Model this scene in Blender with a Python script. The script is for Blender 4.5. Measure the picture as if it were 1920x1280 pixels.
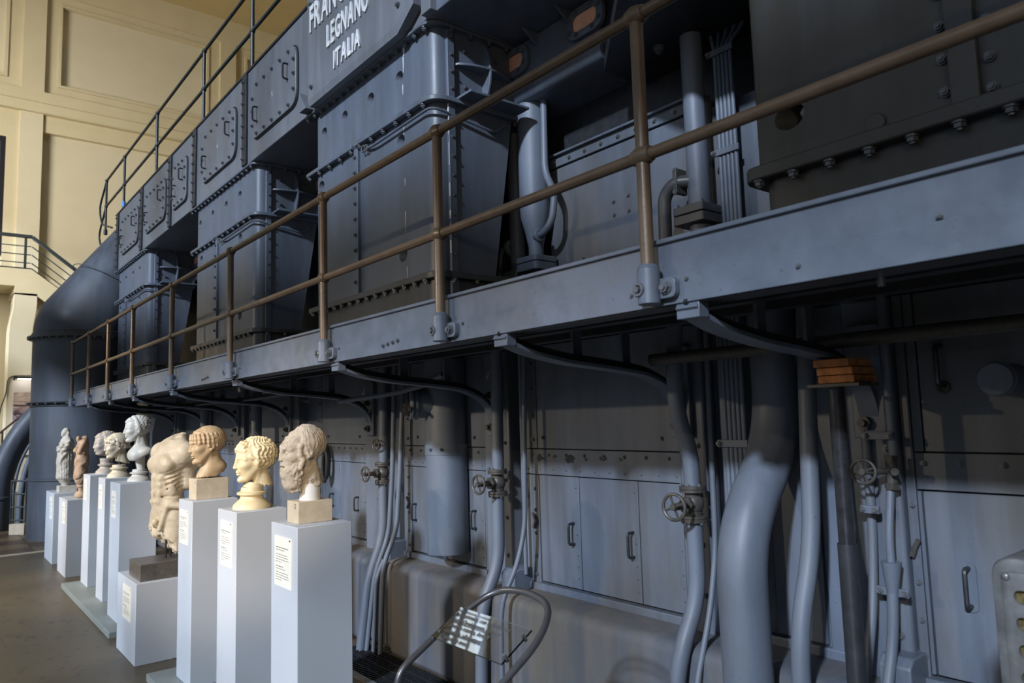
import bpy, bmesh, math, random
import numpy as np
from mathutils import Vector, Matrix
for o in list(bpy.data.objects): bpy.data.objects.remove(o, do_unlink=True)
SC = bpy.context.scene
COL = SC.collection
PI = math.pi
R = math.radians
random.seed(7)

# ------------------------------------------------------------------ camera, sky, sun, big lights, exposure
cam_d = bpy.data.cameras.new('camera'); cam = bpy.data.objects.new('camera', cam_d); COL.objects.link(cam)
cam_d.sensor_fit = 'HORIZONTAL'; cam_d.sensor_width = 36.0; cam_d.lens = 25.84
cam_d.clip_start = 0.05; cam_d.clip_end = 200
_yaw, _pitch, _roll = 0.68032, 0.10069, -0.02974
_f = Vector((math.sin(_yaw)*math.cos(_pitch), math.cos(_yaw)*math.cos(_pitch), math.sin(_pitch)))
_r = Vector((math.cos(_yaw), -math.sin(_yaw), 0)); _u = _r.cross(_f)
_r2 = math.cos(_roll)*_r + math.sin(_roll)*_u; _u2 = -math.sin(_roll)*_r + math.cos(_roll)*_u
cam.matrix_world = Matrix(((_r2.x, _u2.x, -_f.x, 0), (_r2.y, _u2.y, -_f.y, 0), (_r2.z, _u2.z, -_f.z, 1.6), (0, 0, 0, 1)))
cam_d.dof.use_dof = True; cam_d.dof.focus_distance = 4.2; cam_d.dof.aperture_fstop = 4.0
SC.camera = cam

wd = bpy.data.worlds.new('daylight'); SC.world = wd; wd.use_nodes = True
wd.node_tree.nodes['Background'].inputs[0].default_value = (0.62, 0.78, 1.0, 1)
wd.node_tree.nodes['Background'].inputs[1].default_value = 0.7

def light(name, kind, loc, target, energy, color, **kw):
    d = bpy.data.lights.new(name, kind); d.energy = energy; d.color = color
    for k, v in kw.items(): setattr(d, k, v)
    o = bpy.data.objects.new(name, d); COL.objects.link(o); o.location = loc
    o.rotation_euler = (Vector(target)-Vector(loc)).to_track_quat('-Z', 'Y').to_euler()
    return o
# cool daylight slanting in through the tall windows of the left wall
light('daylight_sun', 'SUN', (-12, 0, 8), (-12+0.84, 0.32, 8-0.46), 6.8, (0.73, 0.84, 1.0), angle=R(3))
# added fill lamp inside the hall, brightening the far wall
light('far_wall_fill', 'AREA', (-6.5, 17.5, 8.5), (5, 26, 8.5), 720, (1.0, 0.95, 0.84), shape='RECTANGLE', size=4, size_y=6, spread=R(95))
# warm exhibition spots on the aisle side
SPOTS = [((-1.9, -2.4, 3.45), (2.3, 4.0, 2.75), 105, 58), ((-3.0, 4.8, 3.1), (2.8, 3.1, 0.9), 360, 46), ((-2.6, 9.5, 3.3), (2.0, 7.0, 1.2), 150, 46),
         ((-1.9, -2.2, 3.45), (1.44, 4.35, 1.30), 1250, 15), ((-2.9, 4.4, 3.1), (1.46, 4.2, 1.38), 460, 24), ((-2.9, 5.0, 3.1), (1.45, 5.8, 1.25), 700, 26), ((-2.6, 9.3, 3.3), (1.48, 8.9, 1.35), 850, 52)]
for i, (a, b, e, s) in enumerate(SPOTS):
    light('museum_spot', 'SPOT', a, b, e, (1.0, 0.80, 0.56), spot_size=R(s), spot_blend=0.7, shadow_soft_size=0.04)
SC.view_settings.view_transform = 'Standard'; SC.view_settings.look = 'None'
SC.view_settings.exposure = -0.35; SC.view_settings.gamma = 1.0; SC.view_settings.use_curve_mapping = False
SC.cycles.use_denoising = True
SC.cycles.max_bounces = 7; SC.cycles.diffuse_bounces = 4
SC.cycles.sample_clamp_indirect = 4.0

# ------------------------------------------------------------------ materials
def new_mat(name):
    m = bpy.data.materials.new(name); m.use_nodes = True
    return m, m.node_tree, m.node_tree.nodes['Principled BSDF']
def node(nt, t, **kw):
    n = nt.nodes.new(t)
    for k, v in kw.items(): setattr(n, k, v)
    return n
def noise(nt, scale, detail=4, rough=0.55, stretch=None, coord='Object'):
    tc = node(nt, 'ShaderNodeTexCoord')
    src = tc.outputs[coord]
    if stretch:
        mp = node(nt, 'ShaderNodeMapping'); mp.inputs['Scale'].default_value = stretch
        nt.links.new(src, mp.inputs[0]); src = mp.outputs[0]
    n = node(nt, 'ShaderNodeTexNoise'); n.inputs['Scale'].default_value = scale
    n.inputs['Detail'].default_value = detail; n.inputs['Roughness'].default_value = rough
    nt.links.new(src, n.inputs['Vector'])
    return n.outputs['Fac']
def ramp(nt, fac, stops):
    r = node(nt, 'ShaderNodeValToRGB')
    el = r.color_ramp.elements
    while len(el) < len(stops): el.new(0.5)
    for e, (p, c) in zip(el, stops): e.position = p; e.color = (*c, 1) if len(c) == 3 else c
    nt.links.new(fac, r.inputs[0])
    return r.outputs[0]
def mix(nt, fac, a, b, mode='MIX'):
    m = node(nt, 'ShaderNodeMix', data_type='RGBA', blend_type=mode)
    for s, v in ((0, fac), (6, a), (7, b)):
        if hasattr(v, 'links'): nt.links.new(v, m.inputs[s])
        else: m.inputs[s].default_value = v if s == 0 else (*v, 1)
    return m.outputs[2]
def bump(nt, b, h, strength, dist=0.01):
    n = node(nt, 'ShaderNodeBump'); n.inputs['Strength'].default_value = strength; n.inputs['Distance'].default_value = dist
    nt.links.new(h, n.inputs['Height']); nt.links.new(n.outputs[0], b.inputs['Normal'])
def paint(name, base, dirt, rough=0.42, dirt_at=0.62, spread=0.16, bscale=60, bstr=0.12, streak=True, spec=0.5, metal=0.0):
    """weathered gloss paint: base colour, brown grime in vertical runs, fine brush relief"""
    m, nt, b = new_mat(name)
    n1 = noise(nt, 1.7, 6, 0.6, (1, 1, 0.35) if streak else None)
    n2 = noise(nt, 9, 5, 0.6, (1, 1, 0.12) if streak else None)
    f1 = ramp(nt, n1, [(dirt_at-spread, (0, 0, 0)), (dirt_at+spread, (1, 1, 1))])
    f2 = ramp(nt, n2, [(0.35, (0.82, 0.82, 0.82)), (0.75, (1.12, 1.12, 1.12))])
    c = mix(nt, f1, base, dirt)
    c = mix(nt, 1.0, c, f2, 'MULTIPLY')
    sp = ramp(nt, noise(nt, 70, 2, 0.5), [(0.70, (0, 0, 0)), (0.74, (0.55, 0.55, 0.55))])
    c = mix(nt, sp, c, tuple(x*0.35 for x in base))
    nt.links.new(c, b.inputs['Base Color'])
    rr = ramp(nt, n2, [(0.3, (rough-.08,)*3), (0.8, (rough+.14,)*3)])
    nt.links.new(rr, b.inputs['Roughness'])
    b.inputs['Metallic'].default_value = metal
    b.inputs['Specular IOR Level'].default_value = spec
    bump(nt, b, noise(nt, bscale, 4, 0.6), bstr, 0.004)
    return m
def plain(name, col, rough=0.5, metal=0.0, vary=0.12, scale=14, bstr=0.0, bscale=80, spec=0.5):
    m, nt, b = new_mat(name)
    n = noise(nt, scale, 5, 0.6)
    f = ramp(nt, n, [(0.3, (1-vary,)*3), (0.7, (1+vary,)*3)])
    nt.links.new(mix(nt, 1.0, col, f, 'MULTIPLY'), b.inputs['Base Color'])
    b.inputs['Roughness'].default_value = rough; b.inputs['Metallic'].default_value = metal
    b.inputs['Specular IOR Level'].default_value = spec
    if bstr: bump(nt, b, noise(nt, bscale, 4, 0.6), bstr, 0.004)
    return m
def stone(name, light_c, dark_c, at=0.5, spread=0.2, rough=0.6, bstr=0.25, bscale=120):
    m, nt, b = new_mat(name)
    f = ramp(nt, noise(nt, 16, 8, 0.68), [(at-spread, (0, 0, 0)), (at+spread, (1, 1, 1))])
    c = mix(nt, f, light_c, dark_c)
    sp = ramp(nt, noise(nt, 160, 3, 0.6), [(0.62, (0, 0, 0)), (0.72, (0.45, 0.45, 0.45))])
    c = mix(nt, sp, c, tuple(x*0.55 for x in dark_c))
    nt.links.new(c, b.inputs['Base Color']); b.inputs['Roughness'].default_value = rough
    b.inputs['Subsurface Weight'].default_value = 0.0
    bump(nt, b, noise(nt, bscale, 6, 0.7), bstr, 0.003)
    return m

M = {}
M['engine'] = paint('engine_grey_paint', (0.118, 0.140, 0.183), (0.090, 0.086, 0.078))
M['engine_low'] = paint('crankcase_grey_paint', (0.122, 0.146, 0.190), (0.105, 0.098, 0.086), dirt_at=0.60)
M['engine_grimy'] = paint('grimy_engine_paint', (0.092, 0.100, 0.115), (0.060, 0.052, 0.038), dirt_at=0.50)
M['gallery'] = paint('gallery_grey_paint', (0.162, 0.174, 0.200), (0.135, 0.135, 0.135), dirt_at=0.66)
M['fascia'] = paint('walkway_grey_paint', (0.124, 0.146, 0.186), (0.110, 0.115, 0.122), rough=0.36, dirt_at=0.68, streak=False)
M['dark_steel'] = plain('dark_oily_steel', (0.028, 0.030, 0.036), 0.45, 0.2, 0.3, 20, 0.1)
M['black'] = plain('black_recess_paint', (0.010, 0.010, 0.012), 0.7)
M['pipe'] = paint('pipe_grey_paint', (0.130, 0.153, 0.195), (0.10, 0.095, 0.085), rough=0.52, dirt_at=0.66)
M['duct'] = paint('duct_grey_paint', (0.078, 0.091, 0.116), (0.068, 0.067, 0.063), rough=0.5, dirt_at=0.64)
M['bolt'] = plain('bolt_steel', (0.135, 0.145, 0.16), 0.36, 0.3, 0.25, 60)
M['bolt_worn'] = plain('worn_bolt_steel', (0.20, 0.205, 0.21), 0.35, 0.5, 0.3, 60)
M['rail'] = paint('brown_rail_paint', (0.185, 0.13, 0.088), (0.10, 0.072, 0.05), rough=0.34, dirt_at=0.62, bscale=120, streak=False, metal=0.15)
M['valve'] = plain('greasy_valve_iron', (0.066, 0.060, 0.053), 0.45, 0.2, 0.25, 40, 0.15)
M['copper'] = plain('copper_plate', (0.90, 0.47, 0.31), 0.5, 0.1, 0.15, 18)
M['white_letter'] = plain('white_letter_paint', (0.72, 0.73, 0.74), 0.5, 0, 0.06)
M['plinth'] = plain('pale_grey_plinth_paint', (0.50, 0.525, 0.565), 0.62, 0, 0.025, 3)
M['platform'] = plain('grey_green_platform_paint', (0.25, 0.275, 0.26), 0.5, 0, 0.06, 6)
M['card'] = plain('cream_label_card', (0.80, 0.77, 0.68), 0.6, 0, 0.03)
M['ink'] = plain('dark_grey_ink', (0.10, 0.095, 0.09), 0.7)
M['granite'] = stone('brown_grey_granite', (0.15, 0.135, 0.12), (0.075, 0.065, 0.055), rough=0.3, bstr=0.03)
M['travertine'] = stone('sandy_stone_block', (0.58, 0.50, 0.38), (0.46, 0.37, 0.26), rough=0.75, bstr=0.35, bscale=70)
M['plaster'] = plain('white_plaster', (0.72, 0.70, 0.66), 0.7, 0, 0.05)
M['foundation'] = paint('painted_concrete_base', (0.098, 0.114, 0.145), (0.150, 0.132, 0.112), rough=0.6, dirt_at=0.52, spread=0.12, bscale=30, bstr=0.3, spec=0.3)
M['wood'] = plain('orange_timber', (0.42, 0.16, 0.045), 0.7, 0, 0.35, 30, 0.4)
M['grille'] = plain('worn_grey_cast_metal', (0.165, 0.165, 0.165), 0.45, 0.2, 0.3, 22, 0.15)
M['gold_mesh'] = plain('tarnished_brass_mesh', (0.22, 0.17, 0.07), 0.45, 0.6, 0.5, 120, 0.4)
M['dark_rail'] = plain('dark_green_grey_rail', (0.045, 0.055, 0.058), 0.4, 0.3, 0.15)
M['brown_rail'] = plain('dark_brown_stair_rail', (0.07, 0.035, 0.025), 0.45)
M['cable'] = plain('black_cable', (0.012, 0.012, 0.012), 0.55)
M['window_frame'] = plain('dark_window_frame', (0.02, 0.018, 0.025), 0.4)
M['tape'] = plain('blue_tape', (0.08, 0.30, 0.70), 0.5)
m, nt, b = new_mat('window_glass'); b.inputs['Base Color'].default_value = (0.06, 0.075, 0.08, 1); b.inputs['Roughness'].default_value = 0.05; M['dark_glass'] = m
m, nt, b = new_mat('lamp_diffuser'); b.inputs['Emission Color'].default_value = (1, 0.96, 0.9, 1); b.inputs['Emission Strength'].default_value = 9; M['lamp'] = m
m, nt, b = new_mat('clear_sign_glass'); b.inputs['Base Color'].default_value = (0.9, 0.92, 0.93, 1); b.inputs['Roughness'].default_value = 0.02
b.inputs['Transmission Weight'].default_value = 1.0; b.inputs['IOR'].default_value = 1.5; M['glass'] = m

# ------------------------------------------------------------------ mesh tools
OFF = {}
def rounded(pts, rad, n=6):
    """polyline with filleted inner corners"""
    P = [Vector(p) for p in pts]; out = [P[0]]
    for i in range(1, len(P)-1):
        a, b, c = P[i-1], P[i], P[i+1]
        r = rad[i] if isinstance(rad, (list, tuple)) else rad
        d1 = min(r, (a-b).length*0.49); d2 = min(r, (c-b).length*0.49); d = min(d1, d2)
        p1 = b+(a-b).normalized()*d; p2 = b+(c-b).normalized()*d
        for k in range(n+1):
            t = k/n; out.append(p1.lerp(b, t).lerp(b.lerp(p2, t), t))
    out.append(P[-1]); return out
def round_poly(pts, rad, n=5):
    P = [Vector((p[0], p[1], 0)) for p in pts]; out = []; N = len(P)
    for i in range(N):
        a, b, c = P[i-1], P[i], P[(i+1) % N]
        r = rad[i] if isinstance(rad, (list, tuple)) else rad
        if r <= 0: out.append((b.x, b.y)); continue
        r = min(r, (a-b).length*0.49, (c-b).length*0.49)
        p1 = b+(a-b).normalized()*r; p2 = b+(c-b).normalized()*r
        for k in range(n+1):
            t = k/n; q = p1.lerp(b, t).lerp(b.lerp(p2, t), t); out.append((q.x, q.y))
    return out
class MB:
    def __init__(s): s.v = []; s.f = []
    def add(s, v, f):
        o = len(s.v); s.v += [tuple(p) for p in v]; s.f += [tuple(i+o for i in q) for q in f]; return s
    def box(s, x0, x1, y0, y1, z0, z1):
        v = [(x, y, z) for x in (x0, x1) for y in (y0, y1) for z in (z0, z1)]
        return s.add(v, [(0, 1, 3, 2), (4, 6, 7, 5), (0, 4, 5, 1), (2, 3, 7, 6), (0, 2, 6, 4), (1, 5, 7, 3)])
    def prism(s, poly, a0, a1, axis='z', taper=None):
        """poly: 2D points; axis z -> (x,y), y -> (x,z), x -> (y,z); taper(pt)->pt for the a0 end"""
        n = len(poly); v = []
        for k, a in enumerate((a0, a1)):
            for p in poly:
                if taper and k == 0: p = taper(p)
                v.append({'z': (p[0], p[1], a), 'y': (p[0], a, p[1]), 'x': (a, p[0], p[1])}[axis])
        f = [tuple(range(n))[::-1], tuple(range(n, 2*n))] + [(i, (i+1) % n, n+(i+1) % n, n+i) for i in range(n)]
        return s.add(v, f)
    def cyl(s, p0, p1, r, seg=16, r1=None):
        return s.tube([p0, p1], [r, r if r1 is None else r1], seg)
    def tube(s, path, r, seg=14, closed=False):
        P = [Vector(p) for p in path]; n = len(P)
        rr = r if isinstance(r, (list, tuple)) else [r]*n
        T = []
        for i in range(n):
            a = P[i-1] if (i or closed) else P[0]; c = P[(i+1) % n] if (i < n-1 or closed) else P[-1]
            T.append((c-a).normalized())
        ref = Vector((0, 0, 1)) if abs(T[0].z) < 0.9 else Vector((1, 0, 0))
        N = T[0].cross(ref).normalized(); v = []
        for i in range(n):
            N = (N-T[i]*N.dot(T[i])).normalized(); B = T[i].cross(N)
            for k in range(seg):
                a = 2*PI*k/seg; v.append(P[i]+(N*math.cos(a)+B*math.sin(a))*rr[i])
        f = []
        for i in range(n if closed else n-1):
            j = (i+1) % n
            for k in range(seg): f.append((i*seg+k, i*seg+(k+1) % seg, j*seg+(k+1) % seg, j*seg+k))
        if not closed: f += [tuple(range(seg))[::-1], tuple(range((n-1)*seg, n*seg))]
        return s.add(v, f)
    def sweep(s, path, w, h, up):
        """rectangular bar along a path; w across, h along 'up'"""
        P = [Vector(p) for p in path]; n = len(P); v = []; side = Vector(up)
        for i in range(n):
            T = (P[min(i+1, n-1)]-P[max(i-1, 0)]).normalized(); U = side.cross(T).normalized()
            for a, b in ((-.5, -.5), (.5, -.5), (.5, .5), (-.5, .5)): v.append(P[i]+side*a*w+U*b*h)
        f = [(3, 2, 1, 0), tuple(range(4*n-4, 4*n))]
        for i in range(n-1):
            for k in range(4): f.append((4*i+k, 4*i+(k+1) % 4, 4*i+4+(k+1) % 4, 4*i+4+k))
        return s.add(v, f)
    def lathe(s, prof, c, seg=28, axis='z'):
        v = []; n = len(prof)
        for r, h in prof:
            for k in range(seg):
                a = 2*PI*k/seg; x, y = r*math.cos(a), r*math.sin(a)
                q = {'z': (x, y, h), 'x': (h, x, y), 'y': (x, h, y)}[axis]
                v.append((c[0]+q[0], c[1]+q[1], c[2]+q[2]))
        f = []
        for i in range(n-1):
            for k in range(seg): f.append((i*seg+k, i*seg+(k+1) % seg, (i+1)*seg+(k+1) % seg, (i+1)*seg+k))
        f += [tuple(range(seg))[::-1], tuple(range((n-1)*seg, n*seg))]
        return s.add(v, f)
    def sphere(s, c, r, seg=14, rings=8):
        rx, ry, rz = r if isinstance(r, (tuple, list)) else (r, r, r)
        v = [(c[0], c[1], c[2]-rz)]
        for i in range(1, rings):
            t = PI*i/rings
            for k in range(seg):
                a = 2*PI*k/seg; v.append((c[0]+rx*math.sin(t)*math.cos(a), c[1]+ry*math.sin(t)*math.sin(a), c[2]-rz*math.cos(t)))
        v.append((c[0], c[1], c[2]+rz)); f = []
        for k in range(seg):
            f.append((0, 1+(k+1) % seg, 1+k)); L = 1+(rings-2)*seg; f.append((len(v)-1, L+k, L+(k+1) % seg))
        for i in range(rings-2):
            for k in range(seg): a = 1+i*seg; f.append((a+k, a+(k+1) % seg, a+seg+(k+1) % seg, a+seg+k))
        return s.add(v, f)
    def torus(s, c, R_, r, axis='z', seg=28, ring=8):
        path = []
        for k in range(seg):
            a = 2*PI*k/seg; x, y = R_*math.cos(a), R_*math.sin(a)
            q = {'z': (x, y, 0), 'x': (0, x, y), 'y': (x, 0, y)}[axis]; path.append((c[0]+q[0], c[1]+q[1], c[2]+q[2]))
        return s.tube(path, r, ring, closed=True)
    def mesh(s, name, off=(0, 0, 0), sharp=38):
        me = bpy.data.meshes.new(name)
        me.from_pydata([(p[0]-off[0], p[1]-off[1], p[2]-off[2]) for p in s.v], [], s.f)
        bm = bmesh.new(); bm.from_mesh(me); bmesh.ops.recalc_face_normals(bm, faces=bm.faces); bm.to_mesh(me); bm.free()
        me.polygons.foreach_set('use_smooth', [True]*len(me.polygons))
        me.set_sharp_from_angle(angle=R(sharp)); return me
    def build(s, name, mat, parent=None, bevel=0.0, sharp=38, label=None, loc=None):
        if parent is not None: off = OFF[parent.name]
        elif loc is not None: off = Vector(loc)
        else:
            a = np.array(s.v); off = Vector(((a[:, 0].min()+a[:, 0].max())/2, (a[:, 1].min()+a[:, 1].max())/2, a[:, 2].min()))
        o = bpy.data.objects.new(name, s.mesh(name, off, sharp)); COL.objects.link(o)
        o.data.materials.append(M[mat] if isinstance(mat, str) else mat)
        if parent is not None: o.parent = parent
        else: o.location = off
        OFF[o.name] = off
        if bevel:
            md = o.modifiers.new('edge', 'BEVEL'); md.width = bevel; md.segments = 2; md.limit_method = 'ANGLE'; md.angle_limit = R(40)
        if label: o['label'] = label
        return o
def tag(o, label, cat, group=None):
    o['label'] = label; o['category'] = cat
    if group: o['group'] = group
    return o
def thing(name, label, cat, loc, group=None):
    o = bpy.data.objects.new(name, None); COL.objects.link(o); o.location = loc; o.empty_display_size = 0.1
    OFF[o.name] = Vector(loc); return tag(o, label, cat, group)
def structure(o):
    o['kind'] = 'structure'; return o
def inst(name, me, mat_src, loc, parent, rot=(0, 0, 0), scale=1.0):
    o = bpy.data.objects.new(name, me); COL.objects.link(o); o.parent = parent
    o.location = Vector(loc)-OFF[parent.name]; o.rotation_euler = rot; o.scale = (scale,)*3
    OFF[o.name] = OFF[parent.name]; return o
def link_mesh(mb, name, mat):
    me = mb.mesh(name); me.materials.append(M[mat]); return me
# shared bolts: hexagon head with a round shank end, axis -x / -z / -y
_b = MB(); _b.tube([(0, 0, 0), (-0.004, 0, 0)], 0.0155, 10).tube([(-0.004, 0, 0), (-0.014, 0, 0)], 0.0125, 6).tube([(-0.014, 0, 0), (-0.019, 0, 0)], 0.007, 8)
BOLT = link_mesh(_b, 'bolt', 'bolt'); BOLTW = link_mesh(_b, 'worn_bolt', 'bolt_worn')
ROT = {'-x': (0, 0, 0), '-z': (0, R(-90), 0), '-y': (0, 0, R(90)), '+z': (0, R(90), 0), '+x': (0, 0, PI)}
def bolts(parent, pts, d='-x', scale=1.0, worn=False, name='bolt'):
    for p in pts: inst(name, BOLTW if worn else BOLT, None, p, parent, ROT[d], scale)
def lerp_pts(a, b, n, ends=True):
    a, b = Vector(a), Vector(b)
    return [a.lerp(b, (i/(n-1)) if ends else (i+.5)/n) for i in range(n)]
def boolean_cut(o, cut):
    me = cut.mesh('cut', OFF[o.name] if o.parent is not None else o.location); c = bpy.data.objects.new('cut', me); COL.objects.link(c)
    if o.parent is not None: c.parent = o.parent
    else: c.location = o.location
    md = o.modifiers.new('cut', 'BOOLEAN'); md.object = c; md.operation = 'DIFFERENCE'; md.solver = 'EXACT'
    bpy.context.view_layer.update()
    dg = bpy.context.evaluated_depsgraph_get()
    nm = bpy.data.meshes.new_from_object(o.evaluated_get(dg)); o.modifiers.clear(); o.data = nm
    bpy.data.objects.remove(c, do_unlink=True)
    nm.polygons.foreach_set('use_smooth', [True]*len(nm.polygons)); nm.set_sharp_from_angle(angle=R(38))
def text_mesh(body, size, extrude, xscale=1.0, offset=0.0, align='LEFT', res=2):
    cu = bpy.data.curves.new('txt', 'FONT'); cu.body = body; cu.size = size; cu.extrude = extrude; cu.offset = offset
    cu.align_x = align; cu.resolution_u = res
    t = bpy.data.objects.new('txt', cu); COL.objects.link(t); bpy.context.view_layer.update()
    dg = bpy.context.evaluated_depsgraph_get(); me = bpy.data.meshes.new_from_object(t.evaluated_get(dg))
    bpy.data.objects.remove(t, do_unlink=True)
    for v in me.vertices: v.co.x *= xscale
    return me
def text_obj(name, body, size, origin, right, up, mat, parent, extrude=0.0005, xscale=1.0, offset=0.0, align='LEFT'):
    me = text_mesh(body, size, extrude, xscale, offset, align); me.materials.append(M[mat])
    rt, u = Vector(right).normalized(), Vector(up).normalized(); n = rt.cross(u)
    me.transform(Matrix(((rt.x, u.x, n.x, 0), (rt.y, u.y, n.y, 0), (rt.z, u.z, n.z, 0), (0, 0, 0, 1))))
    o = bpy.data.objects.new(name, me); COL.objects.link(o); o.parent = parent; o.location = Vector(origin)-OFF[parent.name]
    OFF[o.name] = OFF[parent.name]; return o
# ------------------------------------------------------------------ the hall
m, nt, b = new_mat('speckled_floor'); M['floor'] = m
f1 = ramp(nt, noise(nt, 0.7, 4, 0.6), [(0.35, (0.094, 0.071, 0.042)), (0.65, (0.122, 0.094, 0.056))])
f2 = ramp(nt, noise(nt, 17, 3, 0.6, (1, 0.5, 1)), [(0.58, (0, 0, 0)), (0.66, (0.8, 0.8, 0.8))])
nt.links.new(mix(nt, f2, f1, (0.045, 0.036, 0.025)), b.inputs['Base Color']); b.inputs['Roughness'].default_value = 0.4
M['wall'] = plain('cream_wall_paint', (0.63, 0.545, 0.36), 0.75, 0, 0.04, 1.5)
M['ceil'] = plain('ochre_ceiling_paint', (0.56, 0.43, 0.22), 0.8, 0, 0.04, 1.5)
M['panel'] = plain('pale_panel_paint', (0.66, 0.59, 0.43), 0.75, 0, 0.03, 1.5)
M['brown_tile'] = plain('brown_floor_tile', (0.085, 0.055, 0.038), 0.4, 0, 0.25, 5)
M['brown_dado'] = plain('brown_dado_paint', (0.16, 0.065, 0.025), 0.5, 0, 0.2, 4)

structure(MB().box(-9, 14, -9, 26.6, -0.2, 0).build('floor', 'floor', loc=(0, 0, -0.2)))
structure(MB().box(-9.3, 14, -9, 26.6, 16.15, 16.4).build('ceiling', 'ceil', loc=(0, 0, 16.15)))
structure(MB().box(-9.3, 14, -9.3, -9, 0, 16.2).build('wall_back', 'wall', loc=(0, -9, 0)))
structure(MB().box(14, 14.3, -9, 26.6, 0, 16.2).build('wall_right', 'wall', loc=(14, 8, 0)))
# left wall with two tiers of tall windows (spandrel between them)
w = MB(); w.box(-9.3, -9, -9, 26.6, 0, 2.2).box(-9.3, -9, -9, 26.6, 8.15, 9.35).box(-9.3, -9, -9, 26.6, 13.6, 16.2)
PIERS = [-9.0, -5.4, -1.8, 1.8, 5.4, 9.0, 12.6, 16.2, 19.8, 23.4, 26.6]
for y in PIERS: w.box(-9.3, -9, y-0.07, y+0.07, 2.2, 13.6)
structure(w.build('wall_left', 'wall', loc=(-9, 8, 0)))
k = 0
for a, c in zip(PIERS[:-1], PIERS[1:]):
    for z0, z1 in ((2.2, 8.15), (9.35, 13.6)):
        k += 1; f = MB()
        for i in range(1, 6):
            y = a+0.07+(c-a-0.14)*i/6; f.box(-9.2, -9.14, y-0.035, y+0.035, z0, z1)
        nz = 5 if z1 < 9 else 3
        for i in range(0, nz+1): z = z0+(z1-z0)*i/nz; f.box(-9.2, -9.14, a+0.07, c-0.07, z-0.04, z+0.04)
        structure(f.build('window_%d' % k, 'window_frame', loc=(-9.2, (a+c)/2, z0)))

# added glowing panes, out of view, for the sign glass to reflect
m, nt, b = new_mat('added_reflection_panes'); b.inputs['Base Color'].default_value = (.8, .9, 1, 1); b.inputs['Emission Color'].default_value = (0.80, 0.92, 1.0, 1); b.inputs['Emission Strength'].default_value = 6.0; M['glow_panes'] = m
structure(MB().box(0.2, 3.1, 20.45, 22.35, 16.10, 16.14).build('window_42', 'glow_panes'))
f = MB()
for x in (0.2, 0.62, 1.03, 1.45, 1.86, 2.28, 2.69, 3.1): f.box(x-.03, x+.03, 20.4, 22.4, 16.03, 16.10)
for y in (20.42, 21.15, 21.88, 22.02, 22.38): f.box(0.17, 3.13, y-.03, y+.03, 16.02, 16.09)
structure(f.build('window_43', 'window_frame'))

# far wall with recessed panels, pilasters and cornice
Y = 26.0
fw = MB(); fw.box(-9, 14, Y+0.25, Y+0.6, 0, 16.2)
structure(fw.build('wall_far', 'panel', loc=(0, Y+0.25, 0)))
def trim(n, mat, boxes, bev=0.0):
    m_ = MB()
    for q in boxes: m_.box(*q)
    return structure(m_.build('trim_%d' % n, mat, bevel=bev))
PIL = [(-8.9, -8.2), (-3.3, -2.75), (2.07, 2.66), (7.95, 8.5), (13.6, 14)]
trim(1, 'wall', [(a, c, Y-0.05, Y+0.25, 12.0, 15.3) for a, c in PIL])
trim(2, 'wall', [(-9, 14, Y-0.05, Y+0.25, 15.3, 16.15), (-9, 14, Y-0.05, Y+0.25, 11.62, 12.0)])
trim(3, 'wall', [(-9, 14, Y-0.16, Y+0.25, 11.29, 11.62)], 0.04)
trim(4, 'wall', [(-9, 14, Y+0.06, Y+0.25, 10.76, 11.29)])
trim(5, 'panel', [(a, c, Y-0.02, Y+0.25, 0, 11.29) for a, c in PIL])
# upper panel frames: a flat margin then a raised moulding round the pale field
B = []; Bm = []
for a, c in ((-8.2, -3.3), (-2.75, 2.07), (2.66, 7.95), (8.5, 13.6)):
    l0, r0 = a+0.36, c-0.36
    B += [(a, l0, Y+0.10, Y+0.25, 12.0, 15.3), (r0, c, Y+0.10, Y+0.25, 12.0, 15.3), (l0, r0, Y+0.10, Y+0.25, 12.0, 12.3), (l0, r0, Y+0.10, Y+0.25, 15.05, 15.3)]
    Bm += [(l0, l0+.08, Y+0.05, Y+0.25, 12.3, 15.05), (r0-.08, r0, Y+0.05, Y+0.25, 12.3, 15.05), (l0+.08, r0-.08, Y+0.05, Y+0.25, 12.3, 12.38), (l0+.08, r0-.08, Y+0.05, Y+0.25, 14.97, 15.05)]
trim(6, 'wall', B); trim(7, 'wall', Bm)
# lower bays left of the pilaster: frame round a dark window
trim(8, 'wall', [(1.74, 2.07, Y+0.06, Y+0.25, 0, 10.76), (-2.75, -2.4, Y+0.06, Y+0.25, 0, 10.76), (-2.4, 1.74, Y+0.06, Y+0.25, 10.42, 10.76)])
g = MB().box(-2.4, 1.62, Y+0.16, Y+0.2, 6.9, 10.3).build('window_40', 'dark_glass'); structure(g)
f = MB().box(1.62, 1.74, Y+0.08, Y+0.24, 6.8, 10.42).box(-2.4, 1.62, Y+0.08, Y+0.24, 10.3, 10.42)
for x in (-1.4, -0.4, 0.6): f.box(x-.04, x+.04, Y+0.1, Y+0.24, 6.9, 10.3)
for z in (7.7, 8.6, 9.5): f.box(-2.4, 1.62, Y+0.1, Y+0.24, z-.04, z+.04)
structure(f.build('window_41', 'window_frame'))
trim(9, 'wall', [(2.66, 14, Y+0.0, Y+0.25, 5.9, 6.1)])

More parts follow.
